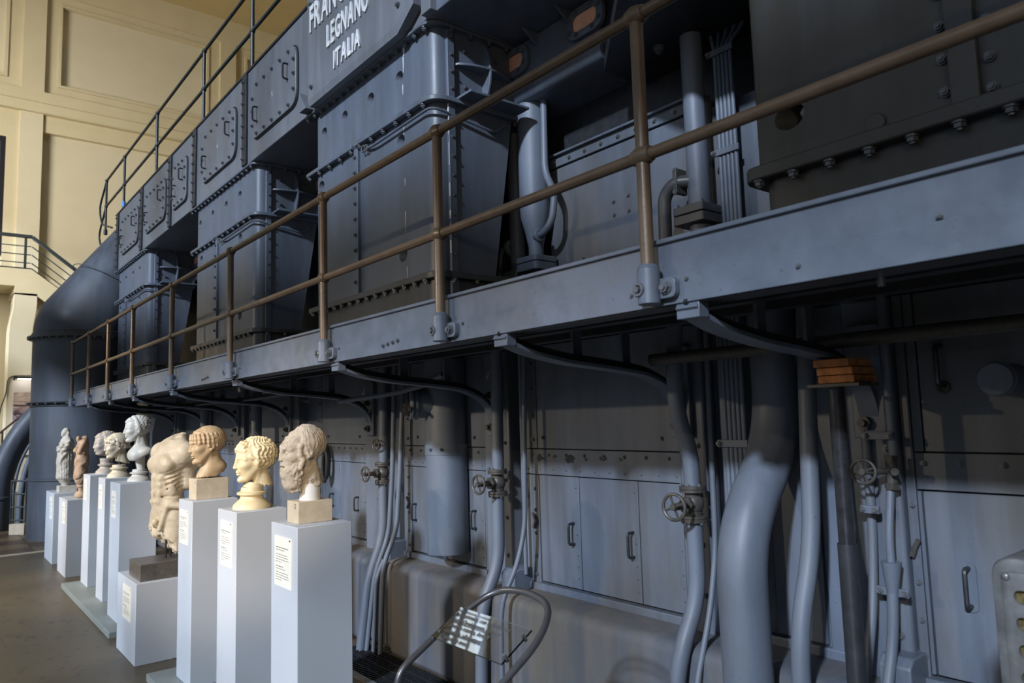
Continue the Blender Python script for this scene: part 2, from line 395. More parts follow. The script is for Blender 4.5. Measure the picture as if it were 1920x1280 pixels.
# balcony with descending stair parapet
BY = 23.6
bal = MB()
bal.prism([(-9, 5.52), (1.9, 5.49), (1.9, 5.26), (2.42, 5.24), (6.9, 1.75), (6.9, 2.5), (2.27, 5.97), (-9, 5.97)], BY, Y+0.2, 'y')
structure(bal.build('trim_10', 'wall', loc=(0, BY, 5.2)))
cp = MB(); prof = []
pts = rounded([(1.9, 5.3, 0), (1.9, 4.9, 0), (1.82, 4.4, 0), (1.82, 0, 0)], 0.4)
pts2 = rounded([(2.42, 5.3, 0), (2.42, 4.9, 0), (2.34, 4.4, 0), (2.34, 0, 0)], 0.4)
cp.prism([(p.x, p.y) for p in pts2]+[(p.x, p.y) for p in reversed(pts)], BY, BY+0.9, 'y')
structure(cp.build('trim_11', 'panel', loc=(2.1, BY, 0)))
structure(MB().box(-9, 6.9, 25.2, 25.5, 0, 5.5).build('trim_12', 'wall', loc=(0, 25.2, 0)))
structure(MB().box(-9, 1.82, BY+0.5, BY+0.62, 0, 1.05).box(-9, 6.9, 25.1, 25.2, 0, 1.05).build('baseboard_far', 'brown_dado', loc=(0, 24, 0)))

t = thing('balcony_railing', 'dark metal railing with four thin bars along the cream balcony and down its stair', 'railing', (2.2, BY, 5.97))
r_ = MB().box(-6, 2.27, BY+0.02, BY+0.1, 6.84, 6.93)
P0, P1 = Vector((2.27, BY+.06, 6.88)), Vector((6.6, BY+.06, 3.55))
r_.sweep([P0, P1], 0.08, 0.09, (0, 1, 0)); r_.build('handrail', 'dark_rail', t, 0.01)
for dz in (0.27, 0.50, 0.73): 
    q = MB().box(-6, 2.25, BY+0.05, BY+0.075, 6.88-dz-.012, 6.88-dz+.012); q.sweep([P0+Vector((0, 0, -dz)), P1+Vector((0, 0, -dz))], 0.025, 0.025, (0, 1, 0)); q.build('bar', 'dark_rail', t)
q = MB().box(-6, 2.27, BY+0.03, BY+0.09, 5.97, 6.01); q.sweep([P0+Vector((0, 0, -.89)), P1+Vector((0, 0, -.89))], 0.06, 0.04, (0, 1, 0)); q.build('bottom_bar', 'dark_rail', t)
for x in (-4.4, -2.2, 0.0, 2.12): MB().box(x-.03, x+.03, BY+0.04, BY+0.09, 5.97, 6.86).build('post', 'dark_rail', t)
for x in (3.6, 5.0, 6.4):
    z = 6.88-(x-2.27)*0.769; MB().box(x-.03, x+.03, BY+0.04, BY+0.09, z-.9, z).build('post', 'dark_rail', t)

# poster, its picture light and cable on the column under the balcony
t = thing('exhibition_poster', 'tall panel printed with an old industrial photograph on column under balcony', 'poster', (2.2, BY-0.05, 0.9))
MB().box(1.935, 2.75, BY-0.06, BY-0.02, 0.95, 2.93).build('panel', plain('white_poster_panel', (0.72, 0.66, 0.6), 0.55, 0, 0.03), t)
m, nt, b = new_mat('sepia_photo_print')
tc = node(nt, 'ShaderNodeTexCoord'); sx = node(nt, 'ShaderNodeSeparateXYZ'); nt.links.new(tc.outputs['Object'], sx.inputs[0])
blot = noise(nt, 7, 6, 0.7); blot2 = noise(nt, 16, 4, 0.6, (0.4, 1, 1.6))
dk = ramp(nt, blot, [(0.42, (0.12, 0.07, 0.10)), (0.56, (0.48, 0.37, 0.40))])
lt = ramp(nt, blot2, [(0.40, (0.42, 0.28, 0.27)), (0.55, (0.66, 0.54, 0.45))])
zz = node(nt, 'ShaderNodeMapRange'); nt.links.new(sx.outputs[2], zz.inputs[0]); zz.inputs[1].default_value = 1.20; zz.inputs[2].default_value = 1.35
nt.links.new(mix(nt, zz.outputs[0], dk, lt), b.inputs['Base Color']); b.inputs['Roughness'].default_value = 0.5
MB().box(1.965, 2.72, BY-0.064, BY-0.059, 1.25, 2.62).build('photograph', m, t, label='purple brown photograph of machinery and girders')
st = MB().box(1.965, 2.72, BY-0.068, BY-0.063, 2.245, 2.28).box(1.965, 2.72, BY-0.068, BY-0.063, 2.02, 2.06)
for x0 in (1.99, 2.17, 2.35, 2.53): 
    for s in (0, 1): st.sweep([(x0+(0 if s else .17), BY-.066, 1.86), (x0+(.17 if s else 0), BY-.066, 2.03)], .004, .018, (0, 1, 0))
st.build('girder_print', plain('dark_purple_print', (0.10, 0.06, 0.085), 0.6), t)
t = thing('picture_light', 'slim picture light glowing above the industrial poster', 'lamp', (2.2, BY-0.2, 2.95))
MB().box(1.96, 2.75, BY-0.24, BY-0.17, 2.975, 3.02).build('housing', 'cable', t)
MB().box(2.03, 2.75, BY-0.235, BY-0.175, 2.945, 2.975).build('diffuser', 'lamp', t, label='white glowing diffuser')
MB().box(1.97, 1.99, BY-0.2, BY-0.0, 3.0, 3.02).box(1.95, 1.985, BY-0.03, BY, 2.86, 3.03).build('arm', 'cable', t)
c = MB().tube(rounded([(2.75, BY-.03, 3.06), (1.83, BY-.03, 3.05), (1.80, BY-.03, 2.55), (1.70, BY-.03, 2.25), (1.66, BY-.03, 1.9), (1.71, BY-.03, 1.0)], 0.18), 0.014, 8)
tag(c.build('power_cable', 'cable'), 'black power cable looping down the column beside the poster', 'cable')
t = thing('stair_railing', 'dark brown stair railing at the far left behind the curved pipe', 'railing', (1.5, 19.6, 0))
for (a, bq) in (((1.2, 19.6, 1.35), (2.3, 19.6, 2.42)), ((1.2, 19.6, 0.95), (2.3, 19.6, 2.02)), ((1.2, 19.6, 0.55), (2.3, 19.6, 1.62))): MB().cyl(a, bq, 0.022, 10).build('bar', 'brown_rail', t)
for x in (1.36, 1.46, 2.2): MB().cyl((x, 19.6, 0), (x, 19.6, 1.35+(x-1.2)*.973), 0.02, 10).build('post', 'brown_rail', t)
# brown tile strip on the floor by the duct, tile by tile
tl = thing('tiled_floor_strip', 'dark brown tiled floor strip round the feet of the big duct', 'floor tiles', (1.5, 14, 0))
for i in range(9):
    for j in range(7):
        x0 = -2.4+0.46*i; y0 = 11.72+0.46*j
        if (i+j) % 2: MB().box(x0+.006, x0+.454, y0+.006, y0+.454, 0.0, 0.008).build('tile', 'brown_tile', tl)
        else: MB().box(x0+.006, x0+.454, y0+.006, y0+.454, 0.0, 0.008).build('tile', M.setdefault('tan_tile', plain('ochre_floor_tile', (0.15, 0.105, 0.06), 0.4, 0, 0.2, 5)), tl)
MB().box(-2.4, 1.74, 11.62, 11.715, 0, 0.009).build('border', 'travertine', tl)
# ------------------------------------------------------------------ the engine: frame, foundation
t = thing('diesel_engine', 'dark inner frame of the huge grey engine seen between pipes and housings', 'engine', (3.4, 6, 0))
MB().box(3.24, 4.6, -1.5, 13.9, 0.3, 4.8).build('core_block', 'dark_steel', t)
MB().box(2.86, 3.24, -1.5, 13.9, 0.02, 2.03).build('lower_casing', 'engine_low', t)
FRAME = t
for y0, y1 in ((1.22, 1.40), (2.06, 2.21), (3.47, 3.72), (5.04, 5.30), (6.62, 6.9), (8.1, 8.4), (9.3, 9.6), (10.7, 10.95)):
    p = MB().box(2.765, 2.9, y0, y1, 0.56, 2.0).build('pillar', 'engine_low', t, 0.012)
    bolts(p, [(2.765, y0+.04, z) for z in (0.78, 1.0, 1.22, 1.44)], '-x', 0.9)
for y0, y1 in ((1.40, 2.06),):
    p = MB().box(2.83, 2.9, 1.42, 1.56, 0.60, 2.0).build('bolt_strip', 'engine_low', t, 0.004)
    bolts(p, [(2.83, 1.45, z) for z in (0.72, 0.9, 1.08, 1.25, 1.42, 1.6)], '-x', 1.15)
    MB().box(2.842, 2.9, 1.58, 1.80, 0.66, 2.0).build('side_panel', 'engine_low', t, 0.006)
    MB().box(2.825, 2.9, 1.42, 2.06, 0.60, 0.655).build('sill', 'engine_low', t, 0.006)
for y0, y1 in ((3.33, 3.45), (4.74, 4.90), (1.19, 1.30), (6.5, 6.6)):
    MB().prism([(2.66, .6), (2.66, .70), (2.69, .73), (2.82, .73), (2.82, .6)], y0, y1, 'y').build('foot_block', 'engine_low', t, 0.006)
# moulded concrete foundation
prof = [(2.92, 0.0), (2.575, 0.0)] + [(p.x, p.y) for p in rounded([(2.575, 0.05, 0), (2.585, 0.60, 0), (2.70, 0.615, 0)], 0.13, 8)] + [(2.92, 0.62)]
fo = MB()
def fseg(y0, y1, dx=0.0): fo.prism([(x+(dx if x < 2.9 else 0), z) for x, z in prof], y0, y1, 'y')
o = MB(); fo = o
ys = [-1.5, 4.62, 5.0, 12.3]
for i in range(len(ys)-1): fseg(ys[i], ys[i+1], 0.05 if i % 2 else 0.0)
tag(fo.build('engine_foundation', 'foundation', bevel=0.035, loc=(2.6, 5, 0)), 'painted concrete foundation with rounded shoulder along the foot of the engine', 'foundation')

# ------------------------------------------------------------------ cylinder housings above the walkway
XF = 2.30
def housing(y0, y1, label, strip, pockets, nb, wear=False):
    t = thing('cylinder_housing', label, 'engine housing', (2.6, (y0+y1)/2, 2.02))
    rad = [0.11, 0.06, 0, 0]
    def outline(g=0.0, xb=2.95, r=None):
        return round_poly([(XF-g, y0-g), (XF-g, y1+g), (xb, y1+g), (xb, y0-g)], r or [0.11+g, 0.06, 0, 0], 6)
    low = MB().prism(outline(0, 2.86), 2.03, 2.405, 'z').build('base_casing', 'engine_grimy', t)
    tp = lambda p: (2.72 if p[0] > 2.8 else p[0], p[1])
    mid = MB().prism(outline(0, 2.88), 2.445, 3.465, 'z', tp).build('casing', 'engine', t)
    top = MB().prism(outline(0, 2.90), 3.495, 3.935, 'z').build('top_casing', 'engine', t)
    for body, lo, hi in ((mid, 2.44, 3.46), (top, 3.49, 3.94), (low, 2.0, 2.41)):
        c = MB()
        for (py, pz) in pockets:
            if lo < pz < hi: c.cyl((XF-.035, py+.055, pz-.004), (XF+.13, py-.035, pz+.004), .043, 18)
        if c.v: boolean_cut(body, c)
    for py, pz in pockets:
        bolts(mid, [(XF+.085, py-.02, pz)], '-x', 1.2, name='recessed_nut')
    def flange(z0, z1, g, y_lo, y_hi, mat, nm):
        f = MB().prism(round_poly([(XF-g, y_lo), (XF-g, y_hi), (2.9, y_hi), (2.9, y_lo)], [0.13 if y_lo < y0 else 0, .03, 0, 0], 6), z0, z1, 'z').build(nm, mat, t, 0.004)
        return f
    f1 = flange(2.405, 2.445, 0.040, y0-.04, y1+.06, 'engine_grimy', 'bottom_flange')
    bolts(f1, lerp_pts((XF-.02, y0+.10, 2.405), (XF-.02, y1, 2.405), nb+1)+[(XF+.10+.16*i, y0-.022, 2.405) for i in range(3)], '-z', 1.25)
    f2 = flange(3.465, 3.495, 0.045, y0-.045, strip-.02, 'engine', 'middle_flange')
    bolts(f2, lerp_pts((XF-.022, y0+.09, 3.465), (XF-.022, strip-.07, 3.465), max(3, nb//2)), '-z', 1.3)
    f3 = flange(3.462, 3.492, 0.045, strip+.02, y1+.09, 'engine', 'middle_flange')
    bolts(f3, lerp_pts((XF-.022, strip+.06, 3.462), (XF-.022, y1+.05, 3.462), max(3, nb//2-1)), '-z', 1.3)
    f4 = flange(3.935, 3.955, 0.05, y0-.04, y1+.10, 'engine', 'top_flange')
    bolts(f4, lerp_pts((XF-.024, y0+.06, 3.935), (XF-.024, y1+.07, 3.935), nb+3)+[(XF+.12+.14*i, y0-.02, 3.935) for i in range(4)], '-z', 1.25)
    s = MB().box(XF-.022, XF+.01, strip-.028, strip+.028, 2.446, 3.462).build('cover_strip', 'engine', t, 0.003)
    bolts(s, lerp_pts((XF-.022, strip+.004, 2.53), (XF-.022, strip+.004, 3.40), 9), '-x', 0.95)
    # bolted corner strip and ribbed compartment on the near side
    s = MB().box(2.385, 2.435, y0-.02, y0+.01, 2.05, 3.93).build('corner_strip', 'engine', t, 0.004)
    bolts(s, lerp_pts((2.41, y0-.02, 2.55), (2.41, y0-.02, 3.38), 8)+lerp_pts((2.41, y0-.02, 3.56), (2.41, y0-.02, 3.88), 4), '-y', 0.75)
    sh = MB().box(2.44, 2.89, y0-.17, y0+.01, 3.492, 3.508).build('shelf_plate', 'engine', t, 0.003)
    arc = [(2.66, 0), (2.66, .12), (2.674, .12), (2.674, 0)]
    cr = [(y0, 3.51)] + [(y0-.085*math.sin(PI*i/10)**.6, 3.51+.042*i) for i in range(0, 11)] + [(y0, 3.93)]
    MB().prism(cr, 2.655, 2.672, 'x').build('rib', 'engine', t, 0.003)
    hr = [(2.44, y0)] + [(2.455+.043*i, y0-.085*math.sin(PI*(i+.6)/11)**.6) for i in range(0, 11)] + [(2.9, y0)]
    MB().prism(hr, 3.715, 3.731, 'z').build('rib', 'engine', t, 0.003)
    bolts(sh, [(2.52, y0, 3.60), (2.52, y0, 3.83), (2.76, y0, 3.60), (2.76, y0, 3.83)], '-y', 1.0)
    # oil pipe looping round the front below the middle flange
    MB().tube(rounded([(XF-.02, strip-.16, 3.415), (XF-.03, strip-.27, 3.40), (XF-.03, y0-.015, 3.415), (2.72, y0-.03, 3.35), (2.80, y0-.03, 3.42)], 0.07), 0.009, 8).build('oil_pipe', 'engine', t)
    MB().torus((XF-.03, strip-.13, 3.42), 0.022, 0.006, 'x', 14, 6).torus((XF-.03, strip-.17, 3.415), 0.020, 0.006, 'x', 14, 6).build('pipe_union', 'bolt', t)
    if wear:
        rnd = random.Random(8); z = 3.46
        while z > 2.5:
            h = rnd.uniform(.03, .14); w_ = rnd.uniform(.004, .011)
            MB().box(2.383, 2.3855, y0-.02, y0-.02+w_, z-h, z).build('worn_edge', 'white_letter', s, label='whitish worn paint edge'); z -= h+rnd.uniform(.01, .16)
        for (py, pz, w_, h) in ((3.845, 3.935, .03, .06), (3.85, 3.87, .012, .10), (3.86, 3.69, .008, .06), (3.855, 3.42, .006, .05), (3.85, 3.08, .006, .04), (3.85, 2.87, .007, .13), (3.84, 2.52, .007, .10)):
            pg = [(py+w_*rnd.uniform(.3, .6), pz), (py-w_*rnd.uniform(.3, .6), pz+.01), (py-w_*rnd.uniform(.2, .5), pz-h*.5), (py-.0015, pz-h), (py+.0015, pz-h), (py+w_*rnd.uniform(.2, .4), pz-h*.45)]
            MB().prism(pg, XF-.0016, XF+.002, 'x').build('paint_drip', 'white_letter', t, label='white paint drip')
    return t
housing(3.50, 5.17, 'big grey engine housing under the maker nameplate, grime below its middle', 4.47,
        [(4.98, 3.76), (4.64, 3.77), (4.25, 3.76), (3.87, 3.76), (5.03, 3.36), (3.86, 3.34), (3.85, 2.61)], 13, True)
housing(6.45, 8.27, 'second grey engine housing, behind the one under the nameplate', 7.52,
        [(8.1, 3.76), (7.68, 3.77), (7.25, 3.76), (6.85, 3.76), (8.05, 3.36), (6.83, 3.34), (6.82, 2.61)], 14)
housing(10.50, 12.30, 'farthest grey engine housing, next to the big bent duct', 11.72,
        [(12.15, 3.76), (11.75, 3.77), (11.3, 3.76), (10.9, 3.76), (12.1, 3.36), (10.88, 3.34)], 14)
# the nearest housing, upper right, seen only in part
t = thing('cylinder_housing', 'nearest dark grimy engine housing filling the upper right corner', 'engine housing', (2.6, 0.5, 2.02))
cas = MB().prism(round_poly([(XF, -0.9), (XF, 1.43), (2.95, 1.43), (2.95, -0.9)], [.06, .05, 0, 0]), 2.445, 3.95, 'z').build('casing', 'engine_grimy', t)
c = MB().cyl((XF-.04, 1.315, 2.595), (XF+.10, 1.215, 2.605), .046, 20); boolean_cut(cas, c)
bolts(cas, [(XF+.035, 1.235, 2.60)], '-x', 1.5, name='recessed_nut')
MB().tube([(XF, 1.0, 2.475), (XF-.012, 1.0, 2.475)], .032, 20).build('round_boss', 'engine_grimy', t, 0.004)
MB().prism(round_poly([(XF, -0.85), (XF, 1.40), (2.9, 1.40), (2.9, -0.85)], [.06, .05, 0, 0]), 2.03, 2.405, 'z').build('base_casing', 'engine_grimy', t)
f1 = MB().prism(round_poly([(XF-.05, -0.9), (XF-.05, 1.465), (2.9, 1.465), (2.9, -0.9)], [.1, .08, 0, 0]), 2.395, 2.445, 'z').build('bottom_flange', 'engine_grimy', t, 0.006)
bolts(f1, [(XF-.025, 1.40-.128*i, 2.395) for i in range(14)], '-z', 1.4)
s = MB().box(XF-.03, XF+.01, 0.70, 0.775, 2.446, 3.94).build('cover_strip', 'engine_grimy', t, 0.004)
bolts(s, [(XF-.004, 0.795, z) for z in (2.50, 2.60, 2.70, 2.80, 2.9)]+[(XF-.004, 0.675, z) for z in (2.47, 2.56, 2.67, 2.79)], '-x', 1.05)

# ------------------------------------------------------------------ upper gallery with inspection covers
XG = 2.26
t = thing('engine_gallery', 'long grey upper casing with bolted inspection covers along the engine top', 'engine casing', (2.7, 6, 3.955)); GAL = t
MB().box(XG, 3.3, 3.45, 12.36, 3.957, 4.83).build('casing', 'gallery', t, 0.006)
MB().box(XG, 3.3, -1.5, 3.45, 3.957, 4.83).build('casing', 'engine', t, 0.006)
MB().box(XG-.012, 3.3, -1.5, 12.38, 4.83, 4.85).build('top_edge', 'dark_steel', t)
for y in (12.20, 10.66, 9.21, 8.20, 6.61):
    s = MB().box(XG-.022, XG+.005, y-.055, y+.055, 3.958, 4.82).build('cover_strip', 'dark_steel', t, 0.003)
    bolts(s, lerp_pts((XG-.022, y+.02, 4.02), (XG-.022, y+.02, 4.76), 8), '-x', 1.1)
s = MB().box(XG-.045, XG+.005, 3.40, 3.50, 3.958, 4.82).build('cover_strip', 'gallery', t, 0.004)
bolts(s, [(XG-.045, 3.43, z) for z in (4.1, 4.3, 4.5, 4.7)], '-x', 1.1)
for (ya, yb, dig) in ((5.40, 6.40, '5'), (6.85, 7.90, '4'), (8.49, 9.07, ''), (9.41, 10.42, '2'), (10.84, 11.90, '')):
    rr = 0.13 if yb-ya > .8 else 0.09
    po = round_poly([(ya, 4.12), (yb, 4.12), (yb, 4.63), (ya, 4.63)], rr, 6)
    back = round_poly([(ya-.012, 4.108), (yb+.012, 4.108), (yb+.012, 4.642), (ya-.012, 4.642)], rr+.01, 6)
    cv = MB().prism(po, XG-.024, XG-.002, 'x').build('inspection_cover', 'gallery', t, 0.004)
    MB().prism(back, XG-.008, XG+.002, 'x').build('gasket', 'black', cv)
    nb = 5 if yb-ya > .8 else 3
    bolts(cv, lerp_pts((XG-.024, ya+.14, 4.60), (XG-.024, yb-.14, 4.60), nb)+lerp_pts((XG-.024, ya+.14, 4.15), (XG-.024, yb-.14, 4.15), nb)
          + [(XG-.024, ya+.035, z) for z in (4.25, 4.38, 4.50)]+[(XG-.024, yb-.035, z) for z in (4.25, 4.38, 4.50)], '-x', 1.15)
    for hy, hz in ((yb-.15, 4.32), (ya+.16 if nb == 5 else ya+.13, 4.44)):
        MB().tube(rounded([(XG-.022, hy, hz-.065), (XG-.068, hy, hz-.065), (XG-.068, hy, hz+.065), (XG-.022, hy, hz+.065)], .025, 4), 0.0085, 8).build('handle', 'dark_steel', cv)
    if dig: text_obj('painted_digit', dig, 0.06, (XG-.0245, (ya+yb)/2+.02, 4.36), (0, -1, 0), (0, 0, 1), 'white_letter', cv, 0.0005)
g = MB().prism([(5.22, 3.96), (5.10, 3.96), (5.22, 4.12)], XG-.07, XG, 'x').build('gusset', 'gallery', t)
# railing on top of the gallery
t = thing('upper_railing', 'thin dark railing along the top edge of the engine gallery', 'railing', (2.35, 9, 4.85))
for z in (5.78, 5.335): MB().tube([(2.35, 0.5, z), (2.35, 13.72, z)], 0.018, 10).build('rail', 'dark_rail', t)
for y in (2.0, 3.6, 5.15, 6.71, 8.25, 10.33, 12.33, 13.74):
    p = MB().tube([(2.35, y, 4.845), (2.35, y, 5.78)], 0.018, 10).build('post', 'dark_rail', t)
    for z in (5.78, 5.335): MB().sphere((2.35, y, z), 0.029, 10, 6).build('joint', 'dark_rail', p)
    MB().tube([(2.35, y, 4.845), (2.35, y, 4.93)], 0.03, 10).build('socket', 'dark_rail', p)
MB().tube(rounded([(2.35, 13.74, 5.78), (2.35, 14.35, 5.45), (2.35, 14.1, 5.1), (2.35, 13.2, 4.85)], .3), 0.016, 8).build('end_loop', 'dark_rail', t)
MB().tube(rounded([(2.35, 13.74, 5.335), (2.35, 14.35, 4.95), (2.35, 14.1, 4.7), (2.35, 13.6, 4.5)], .25), 0.016, 8).build('end_loop', 'dark_rail', t)
MB().tube([(2.35, 12.33, 4.98), (2.35, 12.33, 5.07)], 0.026, 10).build('tape_wrap', 'tape', t, label='scrap of blue tape')
# maker nameplate with raised letters
t = thing('maker_nameplate', 'large grey metal plate with cut corners and raised white letters LEGNANO ITALIA', 'sign', (2.2, 4.3, 3.94))
po = [(5.075, 4.0), (5.04, 3.945), (3.74, 3.945), (3.55, 4.055), (3.55, 5.35), (5.075, 5.35)]
pi = [(5.035, 4.02), (5.02, 3.99), (3.76, 3.99), (3.60, 4.08), (3.60, 5.31), (5.035, 5.31)]
n = len(po); pm = MB()
pm.add([(2.255, *p) for p in po]+[(2.195, *p) for p in po]+[(2.182, *p) for p in pi],
       [tuple(range(n))]+[(i, (i+1) % n, n+(i+1) % n, n+i) for i in range(n)]+[(n+i, n+(i+1) % n, 2*n+(i+1) % n, 2*n+i) for i in range(n)]+[tuple(range(2*n, 3*n))])
pm.build('plate', 'gallery', t, sharp=15)
for txt, y0, wid, zb, cap in (('FRANCO TOSI', 4.985, 1.21, 4.50, 0.205), ('LEGNANO', 4.695, 0.63, 4.262, 0.165), ('ITALIA', 4.585, 0.40, 4.058, 0.132)):
    sz = cap/0.73; ms = [(ch, text_mesh(ch, sz, 0.006, 1.0, sz*0.026)) for ch in txt]
    ws = [(max(v.co.x for v in m_.vertices)-min(v.co.x for v in m_.vertices)) if len(m_.vertices) else sz*.45 for ch, m_ in ms]
    gap = sz*0.14; k = wid/(sum(ws)+gap*(len(ws)-1)); y = y0
    for (ch, m_), w_ in zip(ms, ws):
        if len(m_.vertices):
            x0 = min(v.co.x for v in m_.vertices)
            for v in m_.vertices: v.co = Vector((-v.co.z, -(v.co.x-x0)*k, v.co.y))
            m_.materials.append(M['white_letter'])
            o = bpy.data.objects.new('letter', m_); COL.objects.link(o); o.parent = t; o.location = Vector((2.177, y, zb))-OFF[t.name]
        y -= (w_+gap)*k
bolts(t, [(2.184, 4.98, 4.72), (2.184, 4.97, 4.07), (2.184, 3.70, 4.11)], '-x', 1.3)

# ------------------------------------------------------------------ cross beams with copper sight plates
def crossbeam(ya, yb, label, plates):
    t = thing('cross_beam', label, 'beam', (3.0, (ya+yb)/2, 3.56))
    prof = [(p.x, p.y) for p in rounded([(3.3, 3.95, 0), (2.9, 3.95, 0), (2.9, 3.585, 0), (3.3, 3.56, 0)], [0, 0, .05, 0])]
    MB().prism(prof, ya, yb, 'y').build('web', 'engine', t)
    for y in [ya+.22+.3*i for i in range(int((yb-ya-.1)/.3))]:
        MB().prism([(2.9, 3.955), (2.78, 3.955), (2.9, 3.87)], y, y+.012, 'y').build('gusset', 'engine', t)
    for py in plates:
        oval = lambda a, h, r: round_poly([(py-a, 3.838-h), (py+a, 3.838-h), (py+a, 3.838+h), (py-a, 3.838+h)], r, 7)
        fr = MB().prism(oval(.145, .092, .088), 2.868, 2.9, 'x'); fr = fr.build('sight_frame', 'engine', t, 0.003)
        boolean_cut(fr, MB().prism(oval(.098, .05, .048), 2.85, 2.885, 'x'))
        MB().prism(oval(.097, .049, .047), 2.878, 2.886, 'x').build('copper_plate', 'copper', fr, label='bare copper plate')
        pts = []
        for i in range(8):
            a = 2*PI*(i+.5)/8; pts.append((2.868, py+.125*math.copysign(abs(math.cos(a))**.7, math.cos(a)), 3.838+.072*math.copysign(abs(math.sin(a))**.7, math.sin(a))))
        bolts(fr, pts, '-x', 0.95)
    return t
crossbeam(2.72, 3.66, 'short grey cross beam with two copper plates, right of the nameplate housing', [3.46, 2.81])
crossbeam(5.25, 6.52, 'grey cross beam with one copper plate, behind the nameplate housing', [6.77-.28])
crossbeam(8.35, 10.56, 'far grey cross beam with one copper plate, between the two far housings', [9.2, 10.35])
t = thing('soffit_plate', 'dark oily soffit plates under the gallery behind the handrail', 'plate', (2.9, 2.1, 3.45))
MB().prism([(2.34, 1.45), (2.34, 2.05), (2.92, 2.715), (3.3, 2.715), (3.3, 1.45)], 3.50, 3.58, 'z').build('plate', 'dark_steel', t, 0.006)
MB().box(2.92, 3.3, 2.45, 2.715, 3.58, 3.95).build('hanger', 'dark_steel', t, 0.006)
bolts(t, [(2.95, 2.35, 3.5)], '-z', 2.0)

# panels behind the pipes above the walkway
t = thing('upper_side_panel', 'pale blue grey steel panel behind the pipes, bolted strip on top', 'panel', (3.0, 2.7, 2.05))
MB().box(3.13, 3.19, 2.22, 3.44, 2.05, 3.165).build('sheet', 'engine_low', t, 0.004)
s = MB().box(3.115, 3.19, 2.22, 3.46, 3.17, 3.235).build('top_strip', 'engine', t, 0.004)
MB().box(3.09, 3.19, 2.22, 3.46, 3.235, 3.25).build('top_angle', 'engine', t, 0.003)
bolts(s, lerp_pts((3.115, 3.36, 3.203), (3.115, 2.40, 3.203), 8), '-x', 0.95, True)
bolts(t, [(3.13, 2.88, 2.83), (3.13, 2.88, 2.75), (3.13, 2.765, 2.84), (3.13, 2.765, 2.75), (3.13, 3.15, 2.54)], '-x', 0.8)
t = thing('upper_side_panel', 'narrow grey steel panel between the tube bundle and the nearest housing', 'panel', (3.0, 1.8, 2.05))
MB().box(3.12, 3.19, 1.42, 2.17, 2.05, 3.15).build('sheet', 'engine_low', t, 0.006)
MB().box(3.10, 3.19, 2.18, 2.215, 2.05, 3.18).build('edge_strip', 'gallery', t, 0.004)
for ya, yb, lab in ((5.25, 6.4, 'dark steel panel deep in the bay behind the nameplate housing'), (8.35, 10.45, 'dark steel panel deep in the bay before the farthest housing')):
    t = thing('upper_side_panel', lab, 'panel', (3.0, (ya+yb)/2, 2.05))
    MB().box(3.13, 3.19, ya, yb+1.85, 2.03, 3.95).build('sheet', 'engine_low', t, 0.004)
    bolts(MB().box(3.115, 3.19, ya, yb, 3.17, 3.235).build('top_strip', 'engine', t, 0.004), lerp_pts((3.115, ya+.1, 3.203), (3.115, yb-.1, 3.203), 6), '-x', 0.95)

